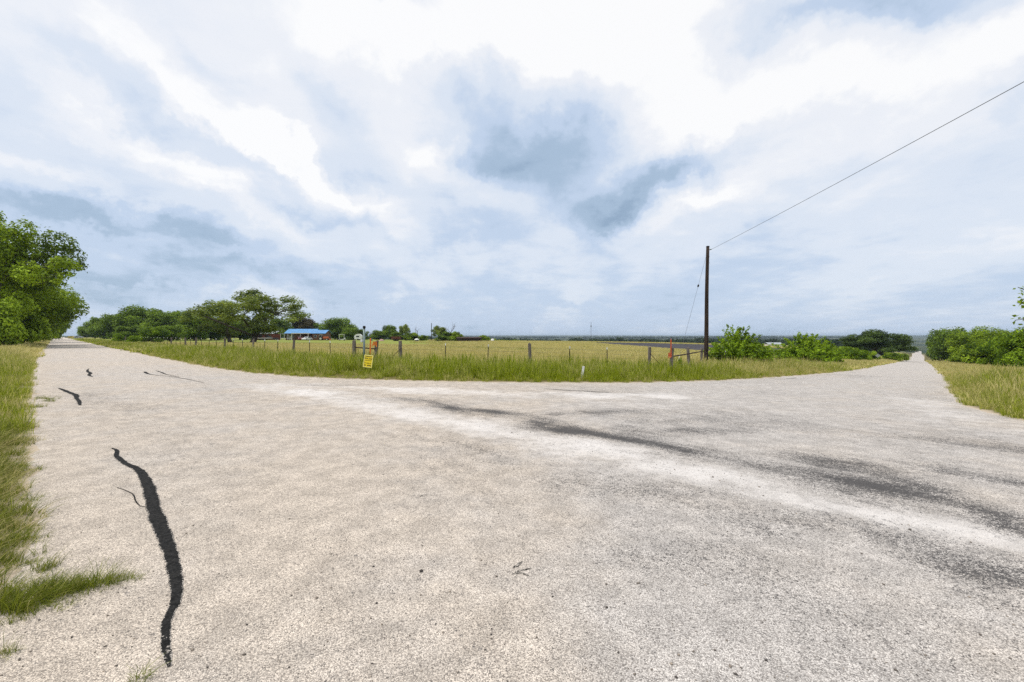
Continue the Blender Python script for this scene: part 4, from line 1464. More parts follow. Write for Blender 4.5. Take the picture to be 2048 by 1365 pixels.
def make_grass():
    rng = np.random.default_rng(5)
    fine = [tuft_mesh(100 + i, 26, 0.36, 0.15, 0.0075, 5, 1.05, 0.05, 'neargrass') for i in range(4)] + [tuft_mesh(110 + i, 34, 0.2, 0.2, 0.008, 4, 1.3, 0.0, 'neargrass') for i in range(3)]
    mid = [tuft_mesh(120 + i, 46, 0.5, 0.42, 0.014, 3, 0.55, 0.15) for i in range(4)] + [tuft_mesh(130 + i, 40, 0.6, 0.4, 0.012, 3, 0.4, 0.4) for i in range(2)] + [tuft_mesh(136, 12, 0.8, 0.3, 0.014, 4, 0.4, 0.9)]
    coarse = [tuft_mesh(140 + i, 90, 0.55, 1.3, 0.045, 2, 0.5, 0.4) for i in range(3)]

    def goldness(x, y, sd):
        t, a = ta(x, y)
        left = a < 2
        g = sstep(4.2, 8.5, sd + 3.0 * (fbm(x, y, 0.25, 14, 3) - 0.5)) * 0.60
        g = g + 0.25 * np.exp(-sd / 0.35)
        g = np.where(left, 0.06 + 0.42 * sstep(22, 55, t) + 0.12 * np.exp(-sd / .3), g)
        right = t < 1
        g = np.where(right, 0.2 + 0.3 * sstep(25, 60, a), g)
        g = np.where((t > 3.5) & (t < 12) & (a > 26), 0.32 + 0.2 * sstep(40, 80, a), g)
        g = g + 0.42 * (fbm(x, y, 0.9, 15, 3) - 0.5) + 0.16 * rng.normal(0, 1, len(x)) + 0.35 * (fbm(x, y, 0.12, 16, 2) - 0.5) + 0.55 * (fbm(x, y * 2.2, 0.035, 26, 3) - 0.5) * sstep(6, 12, sd)
        return g

    # close to the camera
    x, y = sample_fan(rng, 44000, 1.6, 11.5, -60, 60, 1.25)
    sd = road_sd(x, y); z, e = land_z(x, y, sd)
    dens = sstep(-0.02, 0.22, e) * (0.45 + 0.55 * sstep(0.35, 0.5, fbm(x, y, 2.2, 19, 3)))
    k = (rng.uniform(0, 1, len(x)) < dens) & (sd < 9)
    # the tongue of grass on the seal and a few stray tufts at its edge
    tx, ty = [], []
    for (px, py, n, sp) in ((10, 1210, 60, .12), (50, 1198, 46, .11), (95, 1186, 34, .09), (140, 1180, 22, .07), (178, 1170, 13, .05), (222, 1164, 11, .05), (255, 1160, 6, .03),
                            (90, 1138, 9, .03), (2, 1310, 6, .03), (4, 1060, 26, .08), (6, 1095, 30, .08), (12, 1130, 34, .08), (285, 1362, 2, .02), (30, 1225, 30, .08), (90, 799, 14, .1), (75, 815, 16, .1), (100, 803, 8, .06), (78, 797, 10, .08), (60, 1000, 10, .05), (50, 1080, 14, .06)):
        gx, gy = ground(px, py)
        tx.append(gx + rng.normal(0, sp * 1.1, n)); ty.append(gy + rng.normal(0, sp * 0.7, n))
    tx = np.concatenate(tx); ty = np.concatenate(ty)
    tz = zbase(tx, ty)
    nk = k.sum()
    X = np.concatenate((x[k], tx)); Y = np.concatenate((y[k], ty)); Z = np.concatenate((z[k], tz))
    hs = np.concatenate((0.55 + 0.85 * sstep(0.1, 1.2, e[k]), rng.uniform(0.16, 0.5, len(tx))))
    hs = hs * rng.uniform(0.65, 1.25, len(X))
    ws = np.minimum(hs, 1.1) * rng.uniform(0.8, 1.2, len(X))
    G = np.concatenate((goldness(x[k], y[k], sd[k]), rng.normal(-0.12, 0.15, len(tx))))
    rows = np.stack((ws, ws, hs), 1)
    lean = np.stack((rng.normal(0.0, 0.22, len(X)), rng.normal(0.22, 0.2, len(X))), 1)
    print('near tufts', len(X))
    scatter('verge_grass', fine, np.stack((X, Y, Z), 1), rng.uniform(-0.6, 0.6, len(X)), rows, G, 'short green and straw grass along the near road edge', 'grass', lean)

    # verges and field, middle distance
    x, y = sample_fan(rng, 46000, 10.5, 48, -57, 57, 1.55)
    sd = road_sd(x, y); z, e = land_z(x, y, sd)
    k = (e > 0.06)
    x, y, z, sd, e = x[k], y[k], z[k], sd[k], e[k]
    hs = (0.42 + 0.72 * sstep(0.2, 2.0, sd)) * (1 - 0.32 * sstep(5.0, 7.5, sd)) * rng.uniform(0.7, 1.2, len(x)) * (0.75 + 0.5 * fbm(x, y, 0.3, 44, 3))
    hs = np.where((np.abs(x + 6.3) < 0.9) & (y > 15) & (y < 18.8), hs * 0.42, hs)
    ws = np.clip(hs, 0.4, 1.0) * rng.uniform(0.85, 1.2, len(x))
    print('mid tufts', len(x))
    scatter('roadside_grass', mid, np.stack((x, y, z), 1), rng.uniform(0, 6.28, len(x)), np.stack((ws, ws, hs), 1), goldness(x, y, sd),
            'tall green and golden grass on the far verge and field', 'grass')

    # the field farther out
    x, y = sample_fan(rng, 52000, 46, 260, -57, 57, 1.35)
    sd = road_sd(x, y); z, e = land_z(x, y, sd)
    t, a = ta(x, y)
    px = CX + F * x / y
    house_lawn = (y > 82 + 12 * (fbm(x, y, .03, 4, 2) - .5)) & (px > 150) & (px < 930 + 160 * (fbm(x, y, .06, 6, 2) - .5) + 60 * rng.uniform(-1, 1, len(x))) & (a > 9)
    soil = (px > 1190) & (px < 1640) & (y > 92) & (y < 202)
    k = (e > 0.3) & ~house_lawn & ~(soil & (y > np.interp(px, [1190, 1250, 1330, 1430, 1560, 1640], [150, 128, 108, 98, 92, 96]) - 2))
    x, y, z, sd = x[k], y[k], z[k], sd[k]
    hs = (0.5 + 0.5 * sstep(0.3, 2, sd)) * rng.uniform(0.7, 1.2, len(x))
    print('far tufts', len(x))
    scatter('field_grass', coarse, np.stack((x, y, z), 1), rng.uniform(0, 6.28, len(x)), np.stack((np.ones(len(x)) * 0.9, np.ones(len(x)) * 0.9, hs), 1), goldness(x, y, sd),
            'ripe golden grass on the distant pasture', 'grass')


make_grass()


def far_wood():
    rng = np.random.default_rng(9)
    kinds = []
    for i in range(4):
        cl = [(rng.normal(0, 1, 3) * (1.7, 1.7, 0.9) + (0, 0, 4.0), (2.2, 2.2, 1.7)) for _ in range(7)]
        kinds.append(crown_mesh('far_crown', rng, cl, 420, 1.5, M['far']))
    x, y = sample_fan(rng, 14000, 300, 3600, -40, 56, 1.25)
    t, a = ta(x, y)
    px = CX + F * x / y
    z = zbase(x, y)
    clear = fbm(x, y, 1 / 240.0, 23, 3)
    thr = np.where(y < 700, 0.30, 0.47)
    k = (a > 190) & (clear > thr) & ((px < 1795) | (px > 1880)) & (np.abs(t) > 14) & ((px > 700) | (y > 420))
    # pale strips of pasture before the wood
    k &= ~((y < 330) & (px > 1180) & (px < 1700))
    k &= (HY - F * (z + 6.0 - EYE) / y > np.where(px > 900, 679.5, 675)) | (y > 1900)
    x, y, z = x[k], y[k], z[k]
    s = rng.uniform(0.7, 1.4, len(x)) * 1.05
    print('far wood', len(x))
    scatter('far_wood', kinds, np.stack((x, y, z - 1.0), 1), rng.uniform(0, 6.28, len(x)), s, np.zeros(len(x)), 'dark green woods covering the valley beyond the fields', 'woods')


far_wood()


def pebbles():
    rng = np.random.default_rng(3)
    n = 800
    px = rng.uniform(-60, 2110, n); py = 700 + 665 * rng.uniform(0, 1, n) ** 0.8
    # more loose stones along the dusty band
    bx = rng.uniform(560, 1500, 500); by = np.interp(bx, [560, 850, 1150, 1300, 1500], [772, 826, 885, 925, 970]) + rng.normal(0, 12, 500)
    px = np.concatenate((px, bx)); py = np.concatenate((py, by))
    py = np.maximum(py, 762)
    x, y = ground(px, py)
    sd = road_sd(x, y)
    k = (sd < -0.1)
    x, y = x[k], y[k]
    z = zbase(x, y)
    base = np.array([(1, 0, 0), (0, 1, 0), (-1, 0, 0), (0, -1, 0), (0, 0, 1), (0, 0, -0.4), (.7, .7, .45), (-.7, .6, .4)], float)
    fc = np.array([(0, 6, 4), (6, 1, 4), (1, 7, 4), (7, 2, 4), (2, 3, 4), (3, 0, 4), (1, 0, 5), (2, 1, 5), (3, 2, 5), (0, 3, 5), (0, 1, 6), (1, 2, 7)])
    m = len(x)
    s = rng.lognormal(math.log(0.0048), 0.4, m)
    s = np.minimum(s, 0.02)
    an = rng.uniform(0, 6.28, m)
    B = base[None] * (s[:, None, None] * rng.uniform(0.6, 1.3, (m, 8, 1))) * np.array((1, .8, .6))
    c, q = np.cos(an)[:, None], np.sin(an)[:, None]
    V = np.stack((B[..., 0] * c - B[..., 1] * q + x[:, None], B[..., 0] * q + B[..., 1] * c + y[:, None], B[..., 2] + z[:, None] + 0.3 * s[:, None]), -1).reshape(-1, 3)
    f = (fc[None] + (np.arange(m) * 8)[:, None, None]).reshape(-1, 3)
    me = mesh_np('loose_gravel', V, f)
    tone = rng.uniform(0, 1, m) ** 1.4
    attr(me, 'tint', np.repeat(tone, 8))
    mt, t, out = new_mat('loose_stone')
    a_ = N(t, 'ShaderNodeAttribute', attribute_name='tint')
    c_ = mixc(t, a_.outputs['Fac'], (0.05, 0.042, 0.038), (0.46, 0.38, 0.30))
    p = N(t, 'ShaderNodeBsdfPrincipled'); L(t, c_, p.inputs['Base Color']); p.inputs['Roughness'].default_value = 0.85
    L(t, p.outputs[0], out.inputs['Surface'])
    me.materials.append(mt)
    o = link(bpy.data.objects.new('loose_gravel', me))
    tag(o, 'loose dark and pale stones scattered on the road', 'gravel', kind='stuff')


pebbles()


# ------------------------------------------------------------------ fences
def post_mesh(seed, H, r, knotty=True):
    rng = np.random.default_rng(seed)
    n, rows = 9, 12
    V = []; Fc = []
    lx, ly = rng.normal(0, 0.05, 2)
    ph = rng.uniform(0, 6.28)
    for i in range(rows):
        k = i / (rows - 1)
        z = -0.4 + (H + 0.4) * k
        cx = lx * k * H + 0.025 * math.sin(3.1 * k + ph); cyy = ly * k * H + 0.02 * math.cos(4.0 * k + ph)
        for j in range(n):
            an = 2 * math.pi * j / n
            rr = r * (1.08 - 0.16 * k) * (1 + 0.14 * math.sin(2 * an + ph + 2 * k) + rng.normal(0, 0.06 if knotty else 0.03))
            V.append((cx + rr * math.cos(an), cyy + rr * math.sin(an), z + (rng.normal(0, 0.018) if i == rows - 1 else 0)))
    for i in range(rows - 1):
        for j in range(n):
            a = i * n + j; b = i * n + (j + 1) % n
            Fc.append((a, b, b + n, a + n))
    Fc.append(tuple(range((rows - 1) * n, rows * n)))
    me = bpy.data.meshes.new('wooden_post')
    me.from_pydata(V, [], Fc)
    me.materials.append(M['post'])
    return me


POSTS = [post_mesh(200 + i, 1.45, 0.082) for i in range(5)]
mbt = MB()
mbt.box(-0.022, 0.022, -0.004, 0.004, -0.3, 1.28).box(-0.004, 0.004, 0.0041, 0.034, -0.3, 1.28)
for zz in np.arange(0.1, 1.2, 0.12): mbt.box(-0.01, 0.01, -0.012, -0.0041, zz, zz + 0.02)
TPOST = None
mbp = MB(); mbp.box(-0.024, 0.024, -0.006, 0.006, 1.281, 1.40).box(-0.006, 0.006, 0.0061, 0.036, 1.281, 1.40)


def t_post(parent, p):
    global TPOST
    if TPOST is None:
        o = mbt.build('steel_post', M['tpost'], parent)
        t = mbp.build('painted_tip', M['white'], o)
        TPOST = (o.data, t.data)
    else:
        o = link(bpy.data.objects.new('steel_post', TPOST[0])); o.parent = parent
        t = link(bpy.data.objects.new('painted_tip', TPOST[1])); t.parent = o
    o.location = p
    o.rotation_euler = (random.uniform(-.03, .03), random.uniform(-.04, .04), random.uniform(-.5, .5))
    return o


def w_post(parent, p, i, sc=1.0, hz=1.0):
    o = link(bpy.data.objects.new('wooden_post', POSTS[i % len(POSTS)])); o.parent = parent
    o.location = p; o.scale = (sc, sc, hz); o.rotation_euler = (0, 0, i * 1.3)
    return o


def wires(parent, pts, heights, r=0.004):
    """each strand is one part of the fence"""
    for h in heights:
        path = []
        for i in range(len(pts) - 1):
            a, b = Vector(pts[i]), Vector(pts[i + 1])
            for k in (0, 0.5):
                q = a.lerp(b, k); q.z += h - (0.012 if k else 0)
                path.append(q)
        path.append(Vector(pts[-1]) + Vector((0, 0, h)))
        MB().tube(path, r, 3, False).build('wire', M['wire'], parent)


random.seed(4)
HTS = (0.35, 0.6, 0.85, 1.05, 1.25)
# along the left road
lf = empty('wire_fence', at(700, 23))
def fence_left():
    org = lf.location.copy()
    spec = [(712, 'c'), (661, 't'), (620, 't'), (587, 'w'), (555, 't'), (529, 't'), (505, 'w'), (485, 't'), (466, 't'), (449, 'w'), (433, 't'), (418, 't'), (404, 't'),
            (392, 'w'), (381, 't'), (370, 'w'), (361, 't'), (352, 't'), (343, 'w'), (335, 't'), (328, 't'), (320, 't'), (314, 't'), (307, 't'), (302, 't'), (296, 't'), (291, 't'), (286, 't'), (281, 't'), (275, 't'), (262, 't'), (251, 'w'), (240, 't'), (230, 't')]
    pts = []
    for i, (px, k) in enumerate(spec):
        q = (px - CX) / F
        d = 11.0 / (q * DA[0] + DA[1])
        p = at(px, d) - org
        pts.append(p)
        if k == 't': t_post(lf, p)
        elif k == 'w': w_post(lf, p, i, 0.9 if i < 10 else 1.1, 0.97)
    wires(lf, pts, HTS, 0.004)
fence_left()
tag(lf, 'wire fence of wooden and steel posts running along the left road', 'fence')

mf = empty('wire_fence', at(1058, 22))
def fence_middle():
    org = mf.location.copy()
    W = {708: 23.0, 750: 22.2, 803: 22.6, 1058: 22.2, 1300: 22.0, 1341: 21.3}
    pts = []
    for i, (px, k) in enumerate([(708, 'w'), (750, 'w'), (803, 'w'), (890, 't'), (975, 't'), (1058, 'w'), (1138, 't'), (1215, 't'), (1300, 'w'), (1341, 'w')]):
        d = W.get(px, 22.3)
        p = at(px, d) - org
        pts.append(p)
        if k == 't': t_post(mf, p)
        else: w_post(mf, p, i, {708: 1.15, 750: 1.1, 803: 1.1}.get(px, 1.0), {708: 1.0, 750: 1.0, 803: 1.0, 1058: 1.03}.get(px, 1.0))
    wires(mf, pts, HTS)
    # brace rail and brace wires
    a = at(708, 23.0) - org; b = at(750, 22.2) - org
    MB().tube([a + Vector((0.05, 0, 1.08)), b + Vector((0, 0, 1.04))], 0.032, 7).build('brace_rail', M['rust'], mf)
    a = at(803, 22.6) - org; b = at(772, 22.4) - org
    MB().tube([a + Vector((0, 0, 1.1)), b + Vector((0, 0, 0.3))], 0.014, 5).build('brace_wire', M['rust'], mf)
    a = at(1300, 22.0) - org; b = at(1332, 21.5) - org
    MB().tube([a + Vector((0, 0, 1.15)), b + Vector((0, 0, 0.3))], 0.014, 5).build('brace_wire', M['rust'], mf)
fence_middle()
tag(mf, 'wire fence across the corner between the two wooden post braces', 'fence')

rf = empty('wire_fence', at(1381, 25))
def fence_right():
    org = rf.location.copy()
    pts = [at(1341, 21.3) - org]
    for i, (px, d, k) in enumerate([(1381, 25.0, 'w'), (1404, 28.5, 'w'), (1452, 34, 't'), (1500, 41, 't'), (1537, 47, 't'), (1566, 54, 't'), (1592, 61, 't'), (1620, 70, 't'), (1660, 88, 't'), (1690, 105, 't')]):
        p = at(px, d) - org
        pts.append(p)
        if k == 't': t_post(rf, p)
        else: w_post(rf, p, i + 2, 1.0, 1.03)
    wires(rf, pts, HTS)
    MB().tube([pts[0] + Vector((0.05, 0, 1.02)), pts[1] + Vector((0, 0, 1.17)), pts[2] + Vector((0, 0, 1.3))], 0.035, 7).build('brace_rail', M['rust'], rf)
fence_right()
tag(rf, 'wire fence leaving the pole and running off beside the right road', 'fence')

# ------------------------------------------------------------------ markers and sign at the fence
pp = at(728, 22.0)
o = empty('vent_pipe', pp)
MB().tube([(0, 0, -0.3), (0.01, 0, 2.08)], 0.055, 10).build('pipe', M['galv'], o, True)
MB().tube([(0.01, 0, 2.081), (0.01, 0, 2.10), (0.01, 0, 2.2)], [0.07, 0.078, 0.066], 10).build('cap', M['black'], o, True)
MB().box(-0.17, -0.06, -0.06, 0.06, 1.36, 1.5, 0.02).build('clamp_box', M['white'], o)
tag(o, 'tall galvanised pipe with dark cap standing at the left fence brace', 'pipe')

pp = at(739.5, 21.2)
MB().box(-0.032, 0.032, -0.012, 0.012, -0.2, 1.57, 0.004, Matrix.Rotation(R(1.5), 4, 'Y')).build('marker_stake', M['orange'], None, loc=pp)
tag(bpy.data.objects['marker_stake'], 'slim orange stake between the posts of the left brace', 'stake')

def ribbon_knot(name, p, mat, label, seed, size=0.1):
    rng = np.random.default_rng(seed)
    o = empty(name, p)
    o.scale = (0.85, 0.85, 0.75)
    ring = MB()
    n = 14
    for z0 in (0, 0.09, 0.18):
        top = [(0.125 * math.cos(2 * math.pi * i / n), 0.125 * math.sin(2 * math.pi * i / n), z0 + 0.075 + rng.normal(0, .006)) for i in range(n)]
        bot = [(0.122 * math.cos(2 * math.pi * i / n), 0.122 * math.sin(2 * math.pi * i / n), z0 + rng.normal(0, .006)) for i in range(n)]
        ring.add(top + bot, [(i, (i + 1) % n, n + (i + 1) % n, n + i) for i in range(n)])
    ring.build('band', mat, o)
    for k in range(2):
        tl = MB()
        a = rng.uniform(-2.4, -0.6)
        pts = []
        for i in range(6):
            q = i / 5
            c = Vector((math.cos(a) * (0.12 + 0.10 * q), math.sin(a) * (0.12 + 0.06 * q), 0.16 - 0.26 * q + 0.02 * math.sin(9 * q + k)))
            pts += [c + Vector((-0.022, 0, 0.004)), c + Vector((0.022, 0, -0.004))]
        tl.add(pts, [(2 * i, 2 * i + 1, 2 * i + 3, 2 * i + 2) for i in range(5)]).build('tail', mat, o)
    tag(o, label, 'ribbon')
    return o

ribbon_knot('flagging_ribbon', at(750, 22.2, 1.22), M['orange'], 'orange flagging tied round the right post of the left brace', 1)
ribbon_knot('flagging_ribbon', at(1341, 21.3, 1.02), M['redorange'], 'red orange flagging wrapped round the corner post near the pole', 2)
st = at(1342.0, 21.19)
MB().box(-0.03, 0.03, -0.01, 0.01, 1.0, 1.80, 0.004).add([(-0.03, -0.01, 1.80), (0.03, -0.01, 1.80), (0.03, 0.01, 1.80), (-0.03, 0.01, 1.80), (0.0, 0, 1.95)],
    [(0, 1, 4), (1, 2, 4), (2, 3, 4), (3, 0, 4)]).build('survey_stake', M['redorange'], None, loc=st)
tag(bpy.data.objects['survey_stake'], 'pointed red orange stake rising above the corner post near the pole', 'stake')

def yard_sign():
    p = at(732.5, 18.6)
    o = empty('yard_sign', p, R(-28))
    o.rotation_euler = (R(-6), R(5.5), R(-12))
    w, h, z0 = 0.42, 0.54, 0.30
    MB().box(-w / 2, w / 2, -0.004, 0.004, z0, z0 + h).build('panel', M['yellow'], o)
    fr = MB()
    b = 0.028
    y0, y1 = -0.0065, -0.0042
    fr.box(-w / 2, w / 2, y0, y1, z0, z0 + b).box(-w / 2, w / 2, y0, y1, z0 + h - b, z0 + h)
    fr.box(-w / 2, -w / 2 + b, y0, y1, z0 + b, z0 + h - b).box(w / 2 - b, w / 2, y0, y1, z0 + b, z0 + h - b)
    fr.build('border', M['paleyellow'], o)
    def text(body, z, size):
        cu = bpy.data.curves.new('lettering', 'FONT')
        cu.body = body; cu.size = size; cu.align_x = 'CENTER'; cu.extrude = 0.0008; cu.offset = 0.002
        cu.materials.append(M['ink'])
        tmp = bpy.data.objects.new('lettering', cu); link(tmp)
        bpy.context.view_layer.update()
        me = bpy.data.meshes.new_from_object(tmp.evaluated_get(bpy.context.evaluated_depsgraph_get()))
        bpy.data.objects.remove(tmp); bpy.data.curves.remove(cu)
        t = link(bpy.data.objects.new('lettering', me)); t.parent = o
        t.location = (0, -0.0068, z); t.rotation_euler = (R(90), 0, 0)
    text('FOR SALE', z0 + 0.355, 0.085)
    rng = np.random.default_rng(8)
    for z, hh, runs in ((z0 + 0.452, 0.042, ((-.16, .16),)), (z0 + 0.285, 0.03, ((-.165, .165),)), (z0 + 0.165, 0.042, ((-.165, -.1), (-.07, .06), (.09, .165))),
                        (z0 + 0.06, 0.06, ((-.165, -.07), (-.02, .165)))):
        m = MB()
        for a, c in runs:
            x = a
            while x < c - 0.012:
                ww = rng.uniform(0.010, 0.022)
                m.box(x, min(x + ww, c), -0.0068, -0.0045, z + rng.uniform(0, .25) * hh, z + hh * rng.uniform(.75, 1))
                x += ww + 0.006
        m.build('lettering', M['ink'], o)
    for sx in (-0.12, 0.12):
        MB().tube([(sx, 0.012, -0.25), (sx, 0.012, z0 + 0.4)], 0.004, 5).build('wire_leg', M['wire'], o)
    tag(o, 'tilted yellow yard sign with dark lettering in the grass before the fence', 'sign')
yard_sign()

pp = at(1163, 17.6)
MB().box(-0.045, 0.045, -0.012, 0.012, -0.2, 0.60, 0.006, Matrix.Rotation(R(8), 4, 'Y')).build('marker_post', M['white'], None, loc=pp)
tag(bpy.data.objects['marker_post'], 'white leaning marker post in the verge grass at the road edge', 'marker')

# dark weed by the guy wire
tree('bushB', 'dark_weed', 1360, 23.5, 717, 9, 'small dark weed standing in the grass under the guy wire', 'plant')
tree('bushB', 'dark_weed', 722, 20.5, 716, 22, 'dark leafy weed behind the left side of the yellow sign', 'plant')

# ------------------------------------------------------------------ poles and lines
def pole(name, base, H, lean, label, insul=True):
    o = empty(name, base)
    k = np.linspace(0, 1, 14)
    path = [(lean[0] * q + 0.02 * math.sin(7 * q), lean[1] * q + 0.02 * math.cos(5 * q), -0.6 + (H + 0.6) * q) for q in k]
    MB().tube(path, [0.165 - 0.055 * q for q in k], 12).build('shaft', M['pole'], o, True)
    tp = Vector(path[-1])
    MB().tube([tp + Vector((0, 0, 0.001)), tp + Vector((0, 0, 0.05))], [0.125, 0.11], 12).build('cap', M['black'], o)
    m = MB()
    for dz in (0.3, 0.75, 1.2): m.tube([tp + Vector((-0.14, -0.02, -dz)), tp + Vector((0.14, -0.02, -dz))], 0.012, 6)
    m.build('bolt', M['rust'], o)
    if insul:
        MB().tube([tp + Vector((0.1, -0.05, -0.22)), tp + Vector((0.17, -0.12, -0.22)), tp + Vector((0.2, -0.17, -0.22))], [0.02, 0.045, 0.03], 8).build('insulator', M['galv'], o, True)
    tag(o, label, 'utility pole')
    return o, Vector(base) + tp

p0 = at(1411, 32)
H = EYE + (HY - 494) / F * 32 - p0.z
pole1, top1 = pole('utility_pole', p0, H, (0.16, 0.0), 'dark wooden utility pole standing beside the corner fence brace')
p2_ = Vector((8.9, -24.0, float(zbase(8.9, -24.0))))
pole2, top2 = pole('utility_pole', p2_, 8.6, (0, 0), 'dark wooden utility pole across the road behind the viewpoint')
def cable(a, b, sag, r, n=40):
    out = []
    for i in range(n + 1):
        k = i / n
        q = a.lerp(b, k); q.z -= 4 * sag * k * (1 - k)
        out.append(q)
    return MB().tube(out, r, 6)
a = top1 + Vector((0.2, -0.17, -0.22))
# next support lies so that the line leaves the view at the right edge
b = top2 + Vector((0, 0.17, -0.22))
cable(a, b, 0.35, 0.009).build('overhead_line', M['cable'], None)
tag(bpy.data.objects['overhead_line'], 'single thin overhead line climbing from the pole top to the upper right', 'cable')

gw = empty('guy_wire', at(1350, 27.0))
org = gw.location.copy()
A_ = top1 + Vector((-0.11, -0.02, -0.62)) - org
B_ = Vector((0, 0, -0.1))
MB().tube([A_, B_], 0.008, 5).build('strand', M['cable'], gw)
mid = A_.lerp(B_, (573 - 510) / (724 - 510.0))
dv = (B_ - A_).normalized()
MB().tube([mid - dv * 0.13, mid - dv * 0.06, mid + dv * 0.06, mid + dv * 0.13], [0.02, 0.06, 0.06, 0.02], 8).build('insulator', M['black'], gw, True)
MB().tube([A_.lerp(B_, 0.87), A_.lerp(B_, 0.985)], 0.016, 7).build('guard', M['cream'], gw)
tag(gw, 'thin guy wire with a small insulator slanting down from the pole', 'guy wire')

fp = at(863, 172)
pole('far_utility_pole', fp, EYE + (HY - 647) / F * 172 - fp.z, (0, 0), 'thin far utility pole standing among the homestead scrub', False)

def radio_mast():
    d = 760
    p = at(1182, d)
    H = EYE + (HY - 644) / F * d - p.z
    o = empty('radio_mast', p)
    m = MB()
    s = 0.55
    legs = [(s, 0), (-s / 2, s * .87), (-s / 2, -s * .87)]
    for x, y in legs: m.tube([(x, y, -1), (x * .6, y * .6, H)], 0.10, 4)
    m.build('mast_leg', M['tower'], o)
    b = MB()
    n = 24
    for i in range(n):
        z0, z1 = H * i / n, H * (i + 1) / n
        for j in range(3):
            a, c = legs[j], legs[(j + 1) % 3]
            b.tube([(a[0] * (1 - .4 * i / n), a[1] * (1 - .4 * i / n), z0), (c[0] * (1 - .4 * i / n), c[1] * (1 - .4 * i / n), z1)], 0.05, 3)
    b.build('lattice', M['tower'], o)
    for j in range(3):
        an = j * 2.09
        MB().tube([(0, 0, H * .8), (math.cos(an) * H * .6, math.sin(an) * H * .6, 0)], 0.02, 3).build('guy', M['tower'], o)
    MB().box(-0.9, 0.9, -0.3, 0.3, H * .78, H * .84, 0.1).build('antenna', M['tower'], o)
    tag(o, 'thin grey radio mast rising above the distant hills', 'radio mast')
radio_mast()

# warning sign beside the right road, seen from behind
p = at(1755.5, 78)
o = empty('road_sign', p, R(-40))
MB().box(-0.03, 0.03, 0.0, 0.03, -0.4, 1.75).build('post', M['tpost'], o)
q = 0.38
MB().add([(-q, -0.012, 1.42), (0, -0.012, 1.42 - q), (q, -0.012, 1.42), (0, -0.012, 1.42 + q), (-q, -0.004, 1.42), (0, -0.004, 1.42 - q), (q, -0.004, 1.42), (0, -0.004, 1.42 + q)],
         [(0, 1, 2, 3), (7, 6, 5, 4), (0, 4, 5, 1), (1, 5, 6, 2), (2, 6, 7, 3), (3, 7, 4, 0)]).build('panel', M['signback'], o)
tag(o, 'grey diamond road sign seen from behind below the dark oak', 'road sign')

